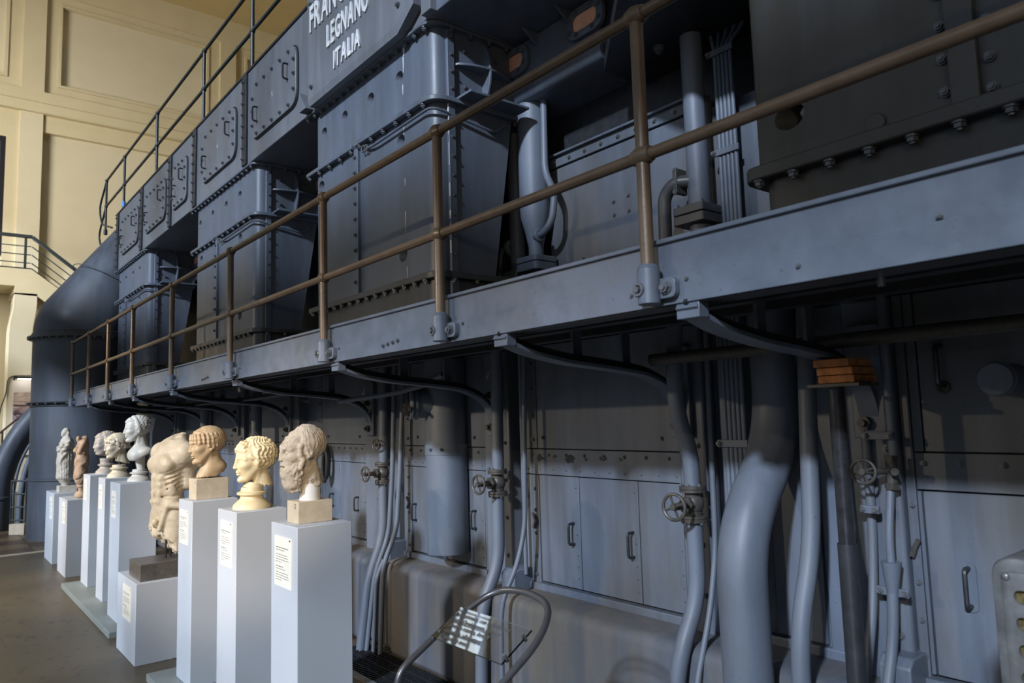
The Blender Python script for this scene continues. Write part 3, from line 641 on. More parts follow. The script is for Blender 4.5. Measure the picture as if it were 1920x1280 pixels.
# ------------------------------------------------------------------ crankcase bays with doors
XP = 2.80
def bay(label, ya, yb, splits, handles, nb=7, top=2.0, z_door=1.257, marks=0):
    """ya near end, yb far end; splits: door boundaries (far to near)"""
    t = thing('crankcase_bay', label, 'engine panel', (XP, (ya+yb)/2, 0.62))
    MB().box(XP+.022, XP+.06, ya, yb, 0.62, top).build('backing', 'black', t)
    doors = []
    for a, c in zip(splits[:-1], splits[1:]):
        doors.append(MB().box(XP, XP+.024, c+.003, a-.003, 0.665, z_door).build('door', 'engine_low', t, 0.0025))
    bn = MB().box(XP-.002, XP+.024, ya, yb, z_door+.005, 1.404).build('band', 'engine_low', t, 0.002)
    MB().box(XP-.001, XP+.024, ya, splits[0]-.0, 1.409, top).build('upper_panel', 'engine_low', t, 0.0025)
    s = MB().box(XP-.004, XP+.024, splits[0]+.004, yb, 0.63, z_door).build('side_strip', 'engine_low', t, 0.0025)
    s2 = MB().box(XP-.004, XP+.024, splits[0]+.004, yb, 1.409, top).build('side_strip', 'engine_low', t, 0.0025)
    if ya < splits[-1]-.01:
        MB().box(XP-.002, XP+.024, ya, splits[-1]-.004, 0.63, z_door).build('side_strip', 'engine_low', t, 0.0025)
    MB().box(XP-.022, XP+.024, ya, yb, 0.615, 0.655).build('sill', 'engine_low', t, 0.004)
    ym = splits[0]+.035
    bolts(s, [(XP-.004, ym, z) for z in (0.70, 0.80, 0.93, 1.06, 1.18)], '-x', 0.75)
    bolts(s2, [(XP-.004, ym, z) for z in (1.46, 1.60, 1.75, 1.9)], '-x', 0.85)
    bolts(bn, lerp_pts((XP-.002, yb-.10, 1.375), (XP-.002, ya+.08, 1.375), nb), '-x', 0.7)
    bolts(bn, lerp_pts((XP-.002, yb-.06, 1.29), (XP-.002, ya+.04, 1.29), nb+3), '-x', 0.32, name='rivet')
    bolts(bn, [(XP-.001, yb-.20, 1.47), (XP-.001, ya+.12, 1.47)], '-x', 0.8)
    for (di, hy, z0, z1) in handles:
        d = doors[di]
        MB().tube(rounded([(XP, hy, z0), (XP-.042, hy, z0), (XP-.042, hy, z1), (XP, hy, z1)], .018, 4), 0.0075, 8).build('handle', 'dark_steel', d)
    for i, (a, c) in enumerate(zip(splits[:-1], splits[1:])):
        bolts(doors[i], [(XP, c+.025, z) for z in (0.72, 0.78, 0.84, 0.95, 1.2)], '-x', 0.3, name='rivet')
    if marks:
        rnd = random.Random(3)
        for i in range(marks):
            cy = yb-.17-.125*i; cz = 1.362+rnd.uniform(-.008, .006); s_ = rnd.uniform(.5, 1.0) if i not in (0, 2) else 1.5
            pg = []
            for k in range(11):
                a = 2*PI*k/11; q = rnd.uniform(.45, 1.15); pg.append((cy+.026*s_*q*math.cos(a), cz+.016*s_*q*math.sin(a)))
            MB().prism(pg, XP-.0035, XP-.001, 'x').build('torn_gasket', 'dark_steel', bn, label='dark torn gasket scrap')
    # wing clip on the side strip
    MB().sweep([(XP-.02, splits[0]+.04, 0.96), (XP-.02, splits[0]+.015, 1.0), (XP-.02, splits[0]+.045, 1.04)], .012, .014, (1, 0, 0)).build('wing_clip', 'valve', s)
    return t
bay('grey crankcase doors with two handles, right of the middle valve pipe', 2.215, 3.40, [3.25, 2.922, 2.502, 2.22], [(0, 2.972, 0.90, 1.01), (1, 2.545, 0.885, 1.005)], 8, marks=6)
bay('grey crankcase doors behind the capped vertical air cylinder', 3.75, 4.76, [4.655, 4.22, 3.78], [(0, 4.60, 0.885, 0.995), (1, 3.875, 0.895, 1.005)], 7)
bay('grey crankcase doors with two handles, beside the bearded head', 5.33, 6.24, [6.17, 5.805, 5.40, 5.34], [(0, 5.945, 0.885, 0.985), (1, 5.485, 0.88, 0.985)], 8)
bay('shadowed crankcase doors behind the two curly heads', 6.95, 8.02, [7.95, 7.5, 7.1, 6.97], [(0, 7.6, 0.885, 0.985)], 7)
bay('farthest shadowed crankcase doors behind the bust and the torso', 8.45, 9.25, [9.2, 8.8, 8.47], [(0, 8.9, 0.885, 0.985)], 6)
# nearest bay, lower right
t = thing('crankcase_bay', 'nearest dark blue grey crankcase door with one handle, lower right', 'engine panel', (XP, 0.4, 0.62))
MB().box(XP+.022, XP+.06, -0.9, 1.215, 0.60, 2.0).build('backing', 'black', t)
st = MB().box(XP-.004, XP+.024, 1.182, 1.215, 0.60, 2.0).build('side_strip', 'engine_low', t, 0.002)
d = MB().box(XP, XP+.024, 0.2, 1.160, 0.66, 1.29).build('door', 'engine_low', t, 0.003)
fr = MB().box(XP-.001, XP+.024, -0.9, 1.178, 1.296, 1.425).build('band', 'engine_low', t, 0.002)
MB().box(XP-.001, XP+.024, -0.9, 1.140, 1.43, 2.0).build('upper_panel', 'engine_low', t, 0.003)
MB().box(XP-.001, XP+.024, 1.146, 1.178, 1.43, 2.0).build('side_strip', 'engine_low', t, 0.002)
e = MB().box(XP-.001, XP+.024, 1.166, 1.178, 0.66, 1.29).build('side_strip', 'engine_low', t)
MB().box(XP-.03, XP+.024, -0.9, 1.215, 0.60, 0.65).build('sill', 'engine_low', t, 0.004)
bolts(st, [(XP-.004, 1.195, z) for z in (0.72, 0.84, 0.97, 1.1, 1.24)], '-x', 0.7)
bolts(fr, [(XP-.001, y, 1.39) for y in (1.15, 1.03, 0.90, 0.78)], '-x', 0.8)
MB().prism(round_poly([(1.01, .895), (1.055, .895), (1.055, 1.06), (1.01, 1.06)], .022), XP-.006, XP+.002, 'x').build('handle_plate', 'engine_low', d)
MB().tube(rounded([(XP, 1.033, .915), (XP-.04, 1.033, .915), (XP-.04, 1.033, 1.04), (XP, 1.033, 1.04)], .015, 4), .0085, 8).build('handle', 'dark_steel', d)
MB().sweep([(XP-.02, 1.205, 1.06), (XP-.02, 1.195, 1.09), (XP-.02, 1.18, 1.12)], .014, .016, (1, 0, 0)).build('wing_clip', 'valve', st)
MB().tube(rounded([(XP, 1.06, 1.66), (XP-.05, 1.06, 1.66), (XP-.05, 1.06, 1.80), (XP, 1.06, 1.80)], .02, 4), .009, 8).build('handle', 'dark_steel', t)
MB().torus((XP-.004, 1.06, 1.655), .018, .006, 'x', 14, 6).build('handle_rose', 'valve', t)
# ------------------------------------------------------------------ walkway
t = thing('walkway', 'grey steel walkway on curved brackets running along the engine', 'walkway', (1.7, 6, 1.9)); WALK = t
XR = 1.70
MB().box(XR, XR+.012, -1.5, 12.08, 1.915, 2.10).build('fascia_plate', 'fascia', t, 0.002)
low = MB().box(XR-.007, XR+.002, -1.5, 12.08, 1.908, 1.99).build('lower_fascia', 'fascia', t, 0.002)
MB().box(XR-.012, XR+.06, -1.5, 12.08, 2.092, 2.106).build('top_lip', 'fascia', t, 0.003)
MB().box(XR+.002, XR+.09, -1.5, 12.08, 1.905, 1.915).build('bottom_flange', 'dark_steel', t)
MB().box(XR+.012, 2.27, -1.5, 12.08, 2.055, 2.075).build('deck_plate', 'dark_steel', t)
for ya, yb in ((1.46, 3.48), (5.25, 6.42), (8.35, 10.45)): MB().box(2.27, 3.12, ya, yb, 2.03, 2.05).build('deck_plate', 'dark_steel', t)
for x in (1.98, 2.22): MB().box(x, x+.06, -1.5, 12.05, 1.93, 2.054).build('stringer', 'dark_steel', t)
MB().box(XR, 2.28, 12.07, 12.085, 1.91, 2.10).build('end_plate', 'fascia', t)
for y in (1.30, 2.17, 3.59, 5.17, 6.80, 8.25, 9.45, 10.80):
    path = [Vector((x, y, z)) for x, z in ((1.695, 1.898), (1.74, 1.868), (1.84, 1.838), (2.03, 1.808), (2.28, 1.788), (2.50, 1.765), (2.65, 1.71), (2.73, 1.63), (2.75, 1.52))]
    path = rounded(path, .06, 3)
    b_ = MB().sweep(path, 0.075, 0.016, (0, 1, 0)); b_.box(1.70, 1.745, y-.04, y+.04, 1.862, 1.908)
    br = b_.build('bracket', 'fascia', t, 0.002)
    MB().sweep([p+Vector((0, 0, .022)) for p in path if p.x < 2.72], .012, .034, (0, 1, 0)).build('web', 'dark_steel', br)
    MB().box(2.735, 2.765, y-.06, y+.06, 1.48, 1.90).build('wall_plate', 'engine_low', br, 0.004)
    MB().tube([(2.735, y+.012, 1.535), (2.712, y+.012, 1.535)], .026, 6).tube([(2.715, y+.012, 1.535), (2.695, y+.012, 1.535)], .013, 12).build('anchor_bolt', 'valve', br)
    MB().tube([(2.735, y+.03, 1.73), (2.715, y+.03, 1.73)], .022, 6).tube([(2.718, y+.03, 1.73), (2.70, y+.03, 1.73)], .011, 12).build('anchor_bolt', 'valve', br)
    for x in (2.12, 2.42): MB().box(x, x+.05, y+.045, y+.06, 1.80, 2.03).build('strut', 'fascia', br)
POSTS = [1.402, 2.512, 3.631, 5.14, 6.65, 8.12, 9.35, 10.56, 11.82]
for i, y in enumerate(POSTS[:-1]):
    yy = (y+POSTS[i+1])/2
    bolts(low, [(XR-.007, y-.11, 1.975), (XR-.007, y+.10, 1.955)], '-x', 0.5)
    if i in (1, 3): bolts(low, [(XR-.007, yy-.02-.045*k, 1.945+.004*k) for k in range(4)], '-x', 0.7)
bolts(low, [(XR-.007, 0.95, 1.95), (XR-.007, 0.62, 2.0)], '-x', 0.5)
MB().tube([(1.80, 0.80, 1.905), (1.80, 0.80, 1.885)], .010, 8).build('hanging_bolt', 'bolt_worn', t)
# ------------------------------------------------------------------ brown handrail
t = thing('walkway_handrail', 'brown painted two-bar tube handrail along the grey walkway', 'handrail', (1.66, 6, 1.91))
XH = 1.658
for z in (2.80, 2.36):
    MB().tube([(XH, -1.5, z), (XH, 11.82, z)], 0.0185, 14).build('rail', 'rail', t)
for y in POSTS+[-0.1]:
    p = MB().tube([(XH, y, 2.0), (XH, y, 2.80)], 0.021, 14).build('post', 'rail', t)
    for z in (2.80, 2.36):
        MB().lathe([(.004, -.033), (.0235, -.033), (.025, -.026), (.029, -.016), (.032, 0), (.029, .016), (.025, .026), (.0235, .033), (.004, .033)], (XH, y, z), 16, 'y').build('joint', 'rail', p)
    s = MB().tube([(XH, y, 1.912), (XH, y, 2.018)], 0.034, 16).tube([(XH, y, 2.018), (XH, y, 2.03)], [.034, .024], 16)
    s.prism(round_poly([(y-.085, 1.925), (y-.0, 1.925), (y-.0, 1.985), (y-.085, 1.985)], .02), XR-.03, XR-.006, 'x')
    s = s.build('socket', 'fascia', p, 0.002)
    bolts(s, [(XR-.03, y-.055, 1.955)], '-x', 1.25)
    MB().torus((XH-.034, y+.012, 1.955), .017, .006, 'x', 12, 6).cyl((XH-.03, y+.012, 1.955), (XH-.045, y+.012, 1.955), .009, 8).build('set_screw', 'bolt', p)

# ------------------------------------------------------------------ pipes
def pipe(name, label, cat, path, r, mat='pipe', rad=0.1, seg=16, group=None, loc=None):
    o = MB().tube(rounded(path, rad, 6), r, seg).build(name, mat, None, loc=loc or path[-1]); return tag(o, label, cat, group)
def pipe_part(t, path, r, mat='pipe', rad=0.1, seg=16, nm='pipe'):
    return MB().tube(rounded(path, rad, 6), r, seg).build(nm, mat, t)
def wheel(parent, c, rad, mat='valve'):
    """handwheel facing -x, slightly to the camera"""
    d = Vector((-0.995, -0.10, 0)); s = Vector((0.10, -0.995, 0)); u = Vector((0, 0, 1)); c = Vector(c)
    path = [c+(s*math.cos(2*PI*k/24)+u*math.sin(2*PI*k/24))*rad for k in range(24)]
    w_ = MB().tube(path, rad*.14, 8, closed=True)
    for k in range(4):
        a = R(20)+PI/2*k; w_.tube([c, c+(s*math.cos(a)+u*math.sin(a))*rad*.98], rad*.11, 6)
    w_.tube([c-d*.012, c+d*.014], rad*.27, 10)
    wh = w_.build('handwheel', mat, parent)
    return wh, d
def gate_valve(t, x, y, z, r=0.034, wr=0.045, reach=0.15):
    v_ = MB().sphere((x, y, z), (r*1.25, r*1.25, r*1.35), 16, 10)
    for s in (-1, 1):
        v_.tube([(x, y, z+s*.03), (x, y, z+s*.062)], r*.95, 16)
        v_.tube([(x, y, z+s*.050), (x, y, z+s*.062)], r*1.5, 18).tube([(x, y, z+s*.064), (x, y, z+s*.078)], r*1.5, 18)
    d = Vector((-0.995, -0.10, 0)); c = Vector((x, y, z))
    v_.tube([c, c+d*.06], r*.72, 14).tube([c+d*.05, c+d*.066], r*.95, 6).tube([c+d*.06, c+d*(reach-.02)], r*.42, 10)
    vb = v_.build('valve_body', 'valve', t)
    wheel(t, c+d*reach, wr)
    for s in (-1, 1):
        bolts(vb, [(x+r*1.3*math.cos(a), y+r*1.3*math.sin(a), z+s*.078) for a in (PI+.3, PI+1.3, PI-.8)], '-z' if s < 0 else '+z', 0.55)
# three feed pipes with handwheel valves
for lab, y, zv, wr, low in (('grey feed pipe with brown handwheel, right of the crankcase doors with torn gaskets', 2.06, 1.195, 0.054, [(2.66, 2.06, 0.80), (2.55, 2.075, 0.60), (2.525, 2.10, 0.42), (2.52, 2.12, 0.0)]),
                            ('grey feed pipe with brown handwheel, right of the capped air cylinder', 3.46, 1.215, 0.052, [(2.655, 3.46, 0.76), (2.53, 3.47, 0.53), (2.52, 3.48, 0.0)]),
                            ('grey feed pipe with brown handwheel, left of the capped air cylinder', 4.83, 1.215, 0.050, [(2.66, 4.83, 0.78), (2.545, 4.85, 0.48), (2.48, 4.85, 0.0)])):
    t = thing('valve_pipe', lab, 'pipe', (2.66, y, 0), 'feed pipes with handwheel valves')
    r = 0.036 if y < 4 else 0.034
    up = [(2.66, y, zv+.07), (2.66, y, 1.42), (2.58, y, 1.58), (2.575, y, 1.80), (2.6, y, 2.02)] if y < 3 else [(2.665, y, zv+.07), (2.675, y, 2.02)]
    pipe_part(t, up, r, rad=.12, nm='upper_pipe')
    pipe_part(t, [(2.66, y, zv-.07)]+low, r, rad=.12, nm='lower_pipe')
    gate_valve(t, 2.66, y, zv, 0.038, wr)
# small drain valve on the far pipe
t = thing('drain_valve', 'small second handwheel valve above the one left of the air cylinder', 'valve', (2.68, 4.80, 1.4))
wheel(t, (2.60, 4.82, 1.42), .04); MB().cyl((2.60, 4.82, 1.42), (2.68, 4.83, 1.42), .012, 8).build('stem', 'valve', t)
# thin cables and tubes running down the pillars
for path, r, lab in (
    ([(2.73, 4.76, 2.0), (2.70, 4.76, 1.25), (2.67, 4.77, 0.78), (2.565, 4.79, 0.52), (2.50, 4.80, 0.0)], 0.018, 'thin grey tube, second of the bundle left of the air cylinder'),
    ([(2.735, 4.64, 2.0), (2.70, 4.65, 1.25), (2.665, 4.65, 0.82), (2.56, 4.66, 0.60), (2.53, 4.66, 0.0)], 0.018, 'thin grey tube, third of the bundle left of the air cylinder'),
    ([(2.60, 4.72, 0.62), (2.55, 4.74, 0.5), (2.52, 4.74, 0.0)], 0.015, 'short thin tube low in the bundle left of the air cylinder'),
    ([(2.69, 3.22, 2.0), (2.66, 3.22, 0.98), (2.60, 3.23, 0.77), (2.50, 3.25, 0.60), (2.49, 3.25, 0.0)], 0.014, 'thin grey tube just right of the middle valve pipe'),
    ([(2.74, 3.32, 2.0), (2.74, 3.32, 0.70)], 0.012, 'straight thin tube against the pillar beside the middle valve pipe'),
    ([(2.74, 2.0, 2.0), (2.72, 2.0, 1.0), (2.66, 2.0, 0.75), (2.53, 2.0, 0.45), (2.52, 2.0, 0.0)], 0.013, 'thin tube right of the nearer handwheel, bending over the foundation'),
    ([(2.74, 1.93, 2.0), (2.74, 1.93, 0.72)], 0.018, 'straight tube beside the lower tube bundle'),
    ([(2.75, 1.325, 1.75), (2.75, 1.325, 1.15), (2.71, 1.325, 0.88), (2.60, 1.33, 0.58), (2.56, 1.33, 0.0)], 0.017, 'thin grey tube under the lower right handwheel')):
    pipe('thin_tube', lab, 'tube', path, r, rad=.1, seg=10, loc=path[-1])
# big S-bend pipe
tag(MB().tube(rounded([(2.47, 1.70, 0.0), (2.465, 1.70, 1.14), (2.775, 1.70, 1.46), (2.775, 1.70, 2.03)], 0.24, 12), 0.093, 28).build('large_bent_pipe', 'pipe', loc=(2.47, 1.70, 0)), 'thick grey S-bend pipe standing in front of the foundation', 'pipe')
pipe('bent_pipe', 'medium grey pipe with a low bend, right of the thick S-bend pipe', 'pipe', [(2.70, 1.50, 2.03), (2.63, 1.50, 1.08), (2.51, 1.505, 0.80), (2.485, 1.505, 0.0)], 0.034, rad=.18, loc=(2.48, 1.5, 0))
# lower right valve
t = thing('valve_pipe', 'thin pipe with small handwheel beside the nearest crankcase door', 'pipe', (2.7, 1.24, 0.6))
pipe_part(t, [(2.72, 1.215, 2.0), (2.72, 1.215, 1.42)], .017, nm='upper_pipe', seg=12)
pipe_part(t, [(2.72, 1.235, 1.30), (2.69, 1.24, 1.14), (2.69, 1.24, 1.03)], .014, rad=.06, nm='lower_pipe', seg=12)
v_ = MB().tube([(2.72, 1.225, 1.42), (2.72, 1.225, 1.40)], .024, 6).tube([(2.72, 1.225, 1.40), (2.72, 1.228, 1.32)], .02, 12).tube([(2.72, 1.228, 1.32), (2.72, 1.23, 1.30)], .026, 6)
d = Vector((-.82, -.57, 0)); c = Vector((2.72, 1.226, 1.365)); v_.tube([c, c+d*.05], .014, 10)
c2 = Vector((2.64, 1.29, 1.365)); v_.tube([c, c2], .012, 10)
v_.build('valve_body', 'valve', t); wheel(t, c2, .042)
MB().tube([(2.69, 1.24, 1.05), (2.69, 1.243, 0.93)], [.034, .017], 16).build('cone_sleeve', 'pipe', t)
pipe_part(t, [(2.69, 1.243, 0.95), (2.68, 1.25, 0.78), (2.60, 1.26, 0.56), (2.58, 1.26, 0.2)], .019, rad=.1, nm='drain_pipe', seg=12)
for y0, y1, z in ((1.19, 1.30, 0.945), (1.27, 1.34, 1.225), (1.20, 1.31, 1.49)):
    k = MB().box(2.69, 2.705, y0, y1, z-.014, z+.014).build('clamp', 'engine_low', t, .002); bolts(k, [(2.69, y0+.012, z), (2.69, y1-.012, z)], '-x', 0.8)
# pipes behind the handrail, above the deck
t = thing('air_start_pipe', 'fat grey vertical pipe with a necked lower end behind the handrail', 'pipe', (3.02, 3.46, 2.05))
MB().lathe([(.048, 2.05), (.048, 2.66), (.066, 2.75), (.092, 2.85), (.097, 2.92), (.097, 3.60)], (3.02, 3.46, 0), 24).build('vessel', 'pipe', t)
fq = round_poly([(2.925, 3.36), (3.115, 3.36), (3.115, 3.56), (2.925, 3.56)], .03)
MB().prism(fq, 2.50, 2.55, 'z').prism(fq, 2.555, 2.59, 'z').build('flange', 'pipe', t, .003)
pipe_part(t, [(2.99, 3.43, 2.715), (2.96, 3.31, 2.715), (2.97, 3.245, 2.78), (2.99, 3.235, 2.95), (3.00, 3.33, 3.11), (3.01, 3.33, 3.6)], .0225, rad=.07, nm='side_pipe', seg=12)
MB().torus((2.98, 3.375, 2.715), .032, .013, 'y', 14, 8).build('union', 'pipe', t)
pipe_t = thing('vertical_pipe', 'slim grey vertical pipe with side elbow, left of the fat necked pipe', 'pipe', (3.04, 3.67, 2.05))
pipe_part(pipe_t, [(3.04, 3.67, 2.05), (3.04, 3.67, 3.6)], .05)
MB().torus((3.01, 3.70, 2.70), .037, .021, 'y', 14, 8).build('union', 'pipe', pipe_t)
pipe_part(pipe_t, [(3.01, 3.70, 2.70), (2.98, 3.78, 2.69), (2.98, 3.80, 2.56), (2.98, 3.80, 2.35)], .022, rad=.05, nm='elbow', seg=12)
MB().prism(round_poly([(2.965, 3.6), (3.115, 3.6), (3.115, 3.75), (2.965, 3.75)], .02), 2.49, 2.54, 'z').build('flange', 'pipe', pipe_t, .003)
t = thing('vertical_pipe', 'grey vertical pipe with a brown side elbow, left of the tube bundle', 'pipe', (3.0, 2.185, 2.05))
pipe_part(t, [(3.0, 2.185, 2.05), (3.0, 2.185, 3.6)], .055, seg=20)
sq = round_poly([(2.905, 2.10), (3.095, 2.10), (3.095, 2.285), (2.905, 2.285)], .02)
MB().prism(sq, 2.515, 2.56, 'z').prism(sq, 2.565, 2.605, 'z').build('flange', 'engine_grimy', t, .003)
bolts(t, [(2.925, 2.265, 2.605), (2.925, 2.12, 2.605)], '+z', 1.0)
pipe_part(t, [(2.98, 2.22, 2.745), (2.94, 2.285, 2.75), (2.93, 2.35, 2.69), (2.93, 2.36, 2.05)], .034, 'engine_grimy', .09, nm='elbow')
el = MB().prism(round_poly([(2.255, 2.685), (2.28, 2.685), (2.28, 2.815), (2.255, 2.815)], .005), 2.915, 3.0, 'x').build('elbow_flange', 'engine_grimy', t, .003)
bolts(el, [(2.93, 2.27, 2.805), (2.93, 2.27, 2.695)], '-x', 1.1)
# bundles of five tubes
for zlo, zhi, x, y, lab, clamps in ((2.05, 3.5, 3.04, 2.03, 'row of five slim tubes clamped together behind the handrail', (2.86, 3.37)), (0.70, 2.02, 2.72, 1.865, 'row of five slim tubes under the walkway beside the thick S-bend pipe', (1.455,))):
    t = thing('tube_bundle', lab, 'tubes', (x, y, zlo))
    for i in range(5):
        yy = y+.046-.0225*i
        pth = [(x, yy, zlo), (x, yy, zhi)] if zlo < 2 else [(x, yy, zlo), (x, yy, 3.40), (x+.03, yy+(2-i)*.015, 3.45), (x+.05, yy+(2-i)*.025, zhi)]
        pipe_part(t, pth, .0105, rad=.05, seg=10, nm='tube')
    for z in clamps:
        k = MB().box(x-.02, x-.008, y-.068, y+.082, z-.016, z+.016).build('clamp', 'pipe', t, .002); bolts(k, [(x-.02, y+.07, z)], '-x', 0.9)
# long pipes under the walkway
pipe('long_pipe', 'brown grey pipe running level under the walkway at upper right', 'pipe', [(2.50, -1.5, 1.83), (2.50, 2.12, 1.825)], .026, 'valve', loc=(2.5, .5, 1.8))
pipe('long_pipe', 'thin level pipe under the walkway above the capped cylinder', 'pipe', [(2.45, 3.7, 1.86), (2.45, 3.95, 1.80), (2.43, 4.25, 1.77), (2.40, 5.0, 1.74)], .016, 'pipe', .06, loc=(2.45, 4.4, 1.74))
pipe('long_pipe', 'dark level pipe under the far end of the walkway', 'pipe', [(2.30, 5.4, 1.84), (2.30, 6.3, 1.82), (2.30, 11.9, 1.82)], .02, 'dark_steel', .06, loc=(2.3, 9, 1.8))
t = thing('pipe_cap', 'short capped pipe stub catching light at the right edge', 'pipe', (2.6, 0.9, 1.65))
MB().tube([(2.78, 0.845, 1.67), (2.62, 0.845, 1.67)], .052, 22).tube([(2.66, .845, 1.67), (2.64, .845, 1.67)], .056, 22).build('stub', 'pipe', t, .004)
# capped vertical air cylinder on the crankcase
t = thing('air_cylinder', 'grey vertical cylinder with a round side cap in front of the crankcase', 'cylinder', (2.70, 4.04, 0.72))
CX, CY, CR = 2.70, 4.05, 0.137
MB().lathe([(CR-.01, .735), (CR, .74), (CR, 1.40)], (CX, CY, 0), 36).build('lower_shell', 'pipe', t)
MB().lathe([(CR-.004, 1.40), (CR-.004, 1.98)], (CX, CY, 0), 36).build('upper_shell', 'pipe', t)
bd = MB().lathe([(CR+.004, 1.365), (CR+.004, 1.432)], (CX, CY, 0), 36).build('band', 'pipe', t)
bolts(bd, [(CX+(CR+.004)*math.cos(a), CY+(CR+.004)*math.sin(a), 1.40) for a in (PI+.2, PI+.75)], '-x', 0.7)
d = Vector((-.80, .40, 0)).normalized(); q0 = Vector((CX, CY, 1.70)); up = Vector((0, 0, 1))
MB().tube([q0, q0+d*.215], .098, 30).tube([q0+d*.185, q0+d*.20], .108, 30).build('side_branch', 'pipe', t)
cp = MB().tube([q0+d*.215, q0+d*.235], [.108, .102], 30).build('cap', 'pipe', t, .003)
MB().sweep([q0+d*.27+up*.0, q0+d*.27-up*.07], .02, .02, d.cross(up)).tube([q0+d*.235-up*.02, q0+d*.28-up*.02], .012, 10).build('cap_handle', 'valve', cp)
sd = d.cross(up); MB().box(-.001, .001, -.001, .001, -.001, .001)
MB().sweep([q0+d*.245-sd*.02-up*.085, q0+d*.245-sd*.02+up*.085], .012, .03, d).build('cap_bar', 'dark_steel', cp)
MB().tube([q0+d*.24-sd*.105-up*.03, q0+d*.24-sd*.15-up*.055], .012, 8).build('hinge', 'valve', cp)
# stand-off rust elbow pipes on the pillars etc.
for y, lab in ((9.0, 'dark vertical pipe behind the torso'), (7.3, 'thick dark vertical pipe behind the yellowish head')):
    pipe('dark_pipe', lab, 'pipe', [(2.62, y, 2.0), (2.62, y, 0.75), (2.50, y, .45), (2.48, y, 0)], .05, 'pipe', .12, loc=(2.48, y, 0))
# coiled hose hanging on the crankcase behind the heads
hz = MB()
for k in range(5):
    a = R(-30+15*k); path = [(2.72+.01*k, 5.95+.05*math.cos(q)*math.cos(a)+.01*k, 1.22+.13*math.sin(q)+.012*k+.05*math.cos(q)*math.sin(a)) for q in [2*PI*i/20 for i in range(20)]]
    hz.tube(path, .012, 8, closed=True)
tag(hz.build('hose_coil', 'cable', loc=(2.72, 5.95, 1.05)), 'black hose coil hanging on the crankcase between the curly heads', 'hose')

# steel prop with timber packing
t = thing('steel_prop', 'dark steel prop standing under the walkway, carrying orange timber blocks', 'prop', (2.45, 1.27, 0))
MB().tube([(2.45, 1.27, 0), (2.45, 1.27, 1.14)], .032, 18).build('outer_tube', 'dark_steel', t)
MB().tube([(2.45, 1.27, 1.12), (2.45, 1.27, 1.665)], .027, 18).build('inner_tube', M.setdefault('bare_steel', plain('bare_grey_steel', (.05, .05, .056), .28, .6, .35, 30)), t)
MB().box(2.39, 2.53, 1.16, 1.34, 1.665, 1.675).build('head_plate', 'valve', t); MB().box(2.38, 2.52, 1.2, 1.34, 0, .01).build('foot_plate', 'valve', t)
for i, (dx, dy) in enumerate(((0, 0), (.004, .006), (-.006, .012))):
    tag(MB().box(2.40+dx, 2.56+dx, 1.18+dy, 1.305+dy, 1.677+.028*i, 1.703+.028*i).build('timber_block', 'wood', bevel=.003), ('lowest', 'middle', 'topmost')[i]+' orange timber packing block on top of the steel prop', 'wood block')
# ------------------------------------------------------------------ big exhaust duct at the far end of the engine
t = thing('exhaust_duct', 'huge grey bent duct rising from the floor into the far end of the engine', 'duct', (2.03, 13.12, 0))
DX, DY, DR = 2.03, 13.12, 0.72
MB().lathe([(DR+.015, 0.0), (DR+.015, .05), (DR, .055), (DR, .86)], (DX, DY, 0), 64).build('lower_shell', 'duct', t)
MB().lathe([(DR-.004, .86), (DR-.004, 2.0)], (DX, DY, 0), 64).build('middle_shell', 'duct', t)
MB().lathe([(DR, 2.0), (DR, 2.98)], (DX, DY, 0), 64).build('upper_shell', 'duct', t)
MB().lathe([(DR, .85), (DR+.022, .86), (DR+.022, .885), (DR, .895)], (DX, DY, 0), 64).build('seam_ring', 'duct', t)
rg = MB().lathe([(DR, 1.99), (DR+.06, 1.99), (DR+.06, 2.005), (DR, 2.01)], (DX, DY, 0), 64).lathe([(DR, 1.94), (DR+.012, 1.94), (DR+.012, 1.955), (DR, 1.955)], (DX, DY, 0), 64).build('flange_ring', 'dark_steel', t)
rg2 = MB().lathe([(DR, 2.96), (DR+.075, 2.965), (DR+.075, 3.0), (DR+.02, 3.005), (DR+.02, 3.05), (DR, 3.06)], (DX, DY, 0), 64).build('flange_ring', 'engine_grimy', t)
bolts(rg2, [(DX+(DR+.05)*math.cos(a), DY+(DR+.05)*math.sin(a), 2.965) for a in [PI+.1+.16*i for i in range(12)]], '-z', 1.4)
bolts(rg, [(DX+(DR+.04)*math.cos(a), DY+(DR+.04)*math.sin(a), 1.99) for a in [PI+.1+.2*i for i in range(10)]], '-z', 1.2)
el = rounded([(DX, DY, 3.0), (DX, DY, 3.12), (2.98, DY-.08, 4.72), (3.2, DY-.6, 4.5), (3.3, 12.2, 4.3)], [0, .5, .4, .3, 0], 12)
n_ = len(el); rr = []
for p in el:
    rr.append(DR if p.x < 2.45 else max(.45, DR-(p.x-2.45)*.42))
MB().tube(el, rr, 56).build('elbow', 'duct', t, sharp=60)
ws = MB(); 
k = [i for i, p in enumerate(el) if p.x > 2.35][0]
ws.torus((0, 0, 0), 1, .004)
MB().tube([Vector((2.43, DY-.03, 3.79))+Vector((-.86, -.05, .51))*0+ (Vector((.86, 0, -.5))*math.cos(a)+Vector((0, 1, 0))*math.sin(a))*(DR+.001) for a in [2*PI*i/48 for i in range(48)]], .006, 6, closed=True).build('weld_seam', 'duct', t)
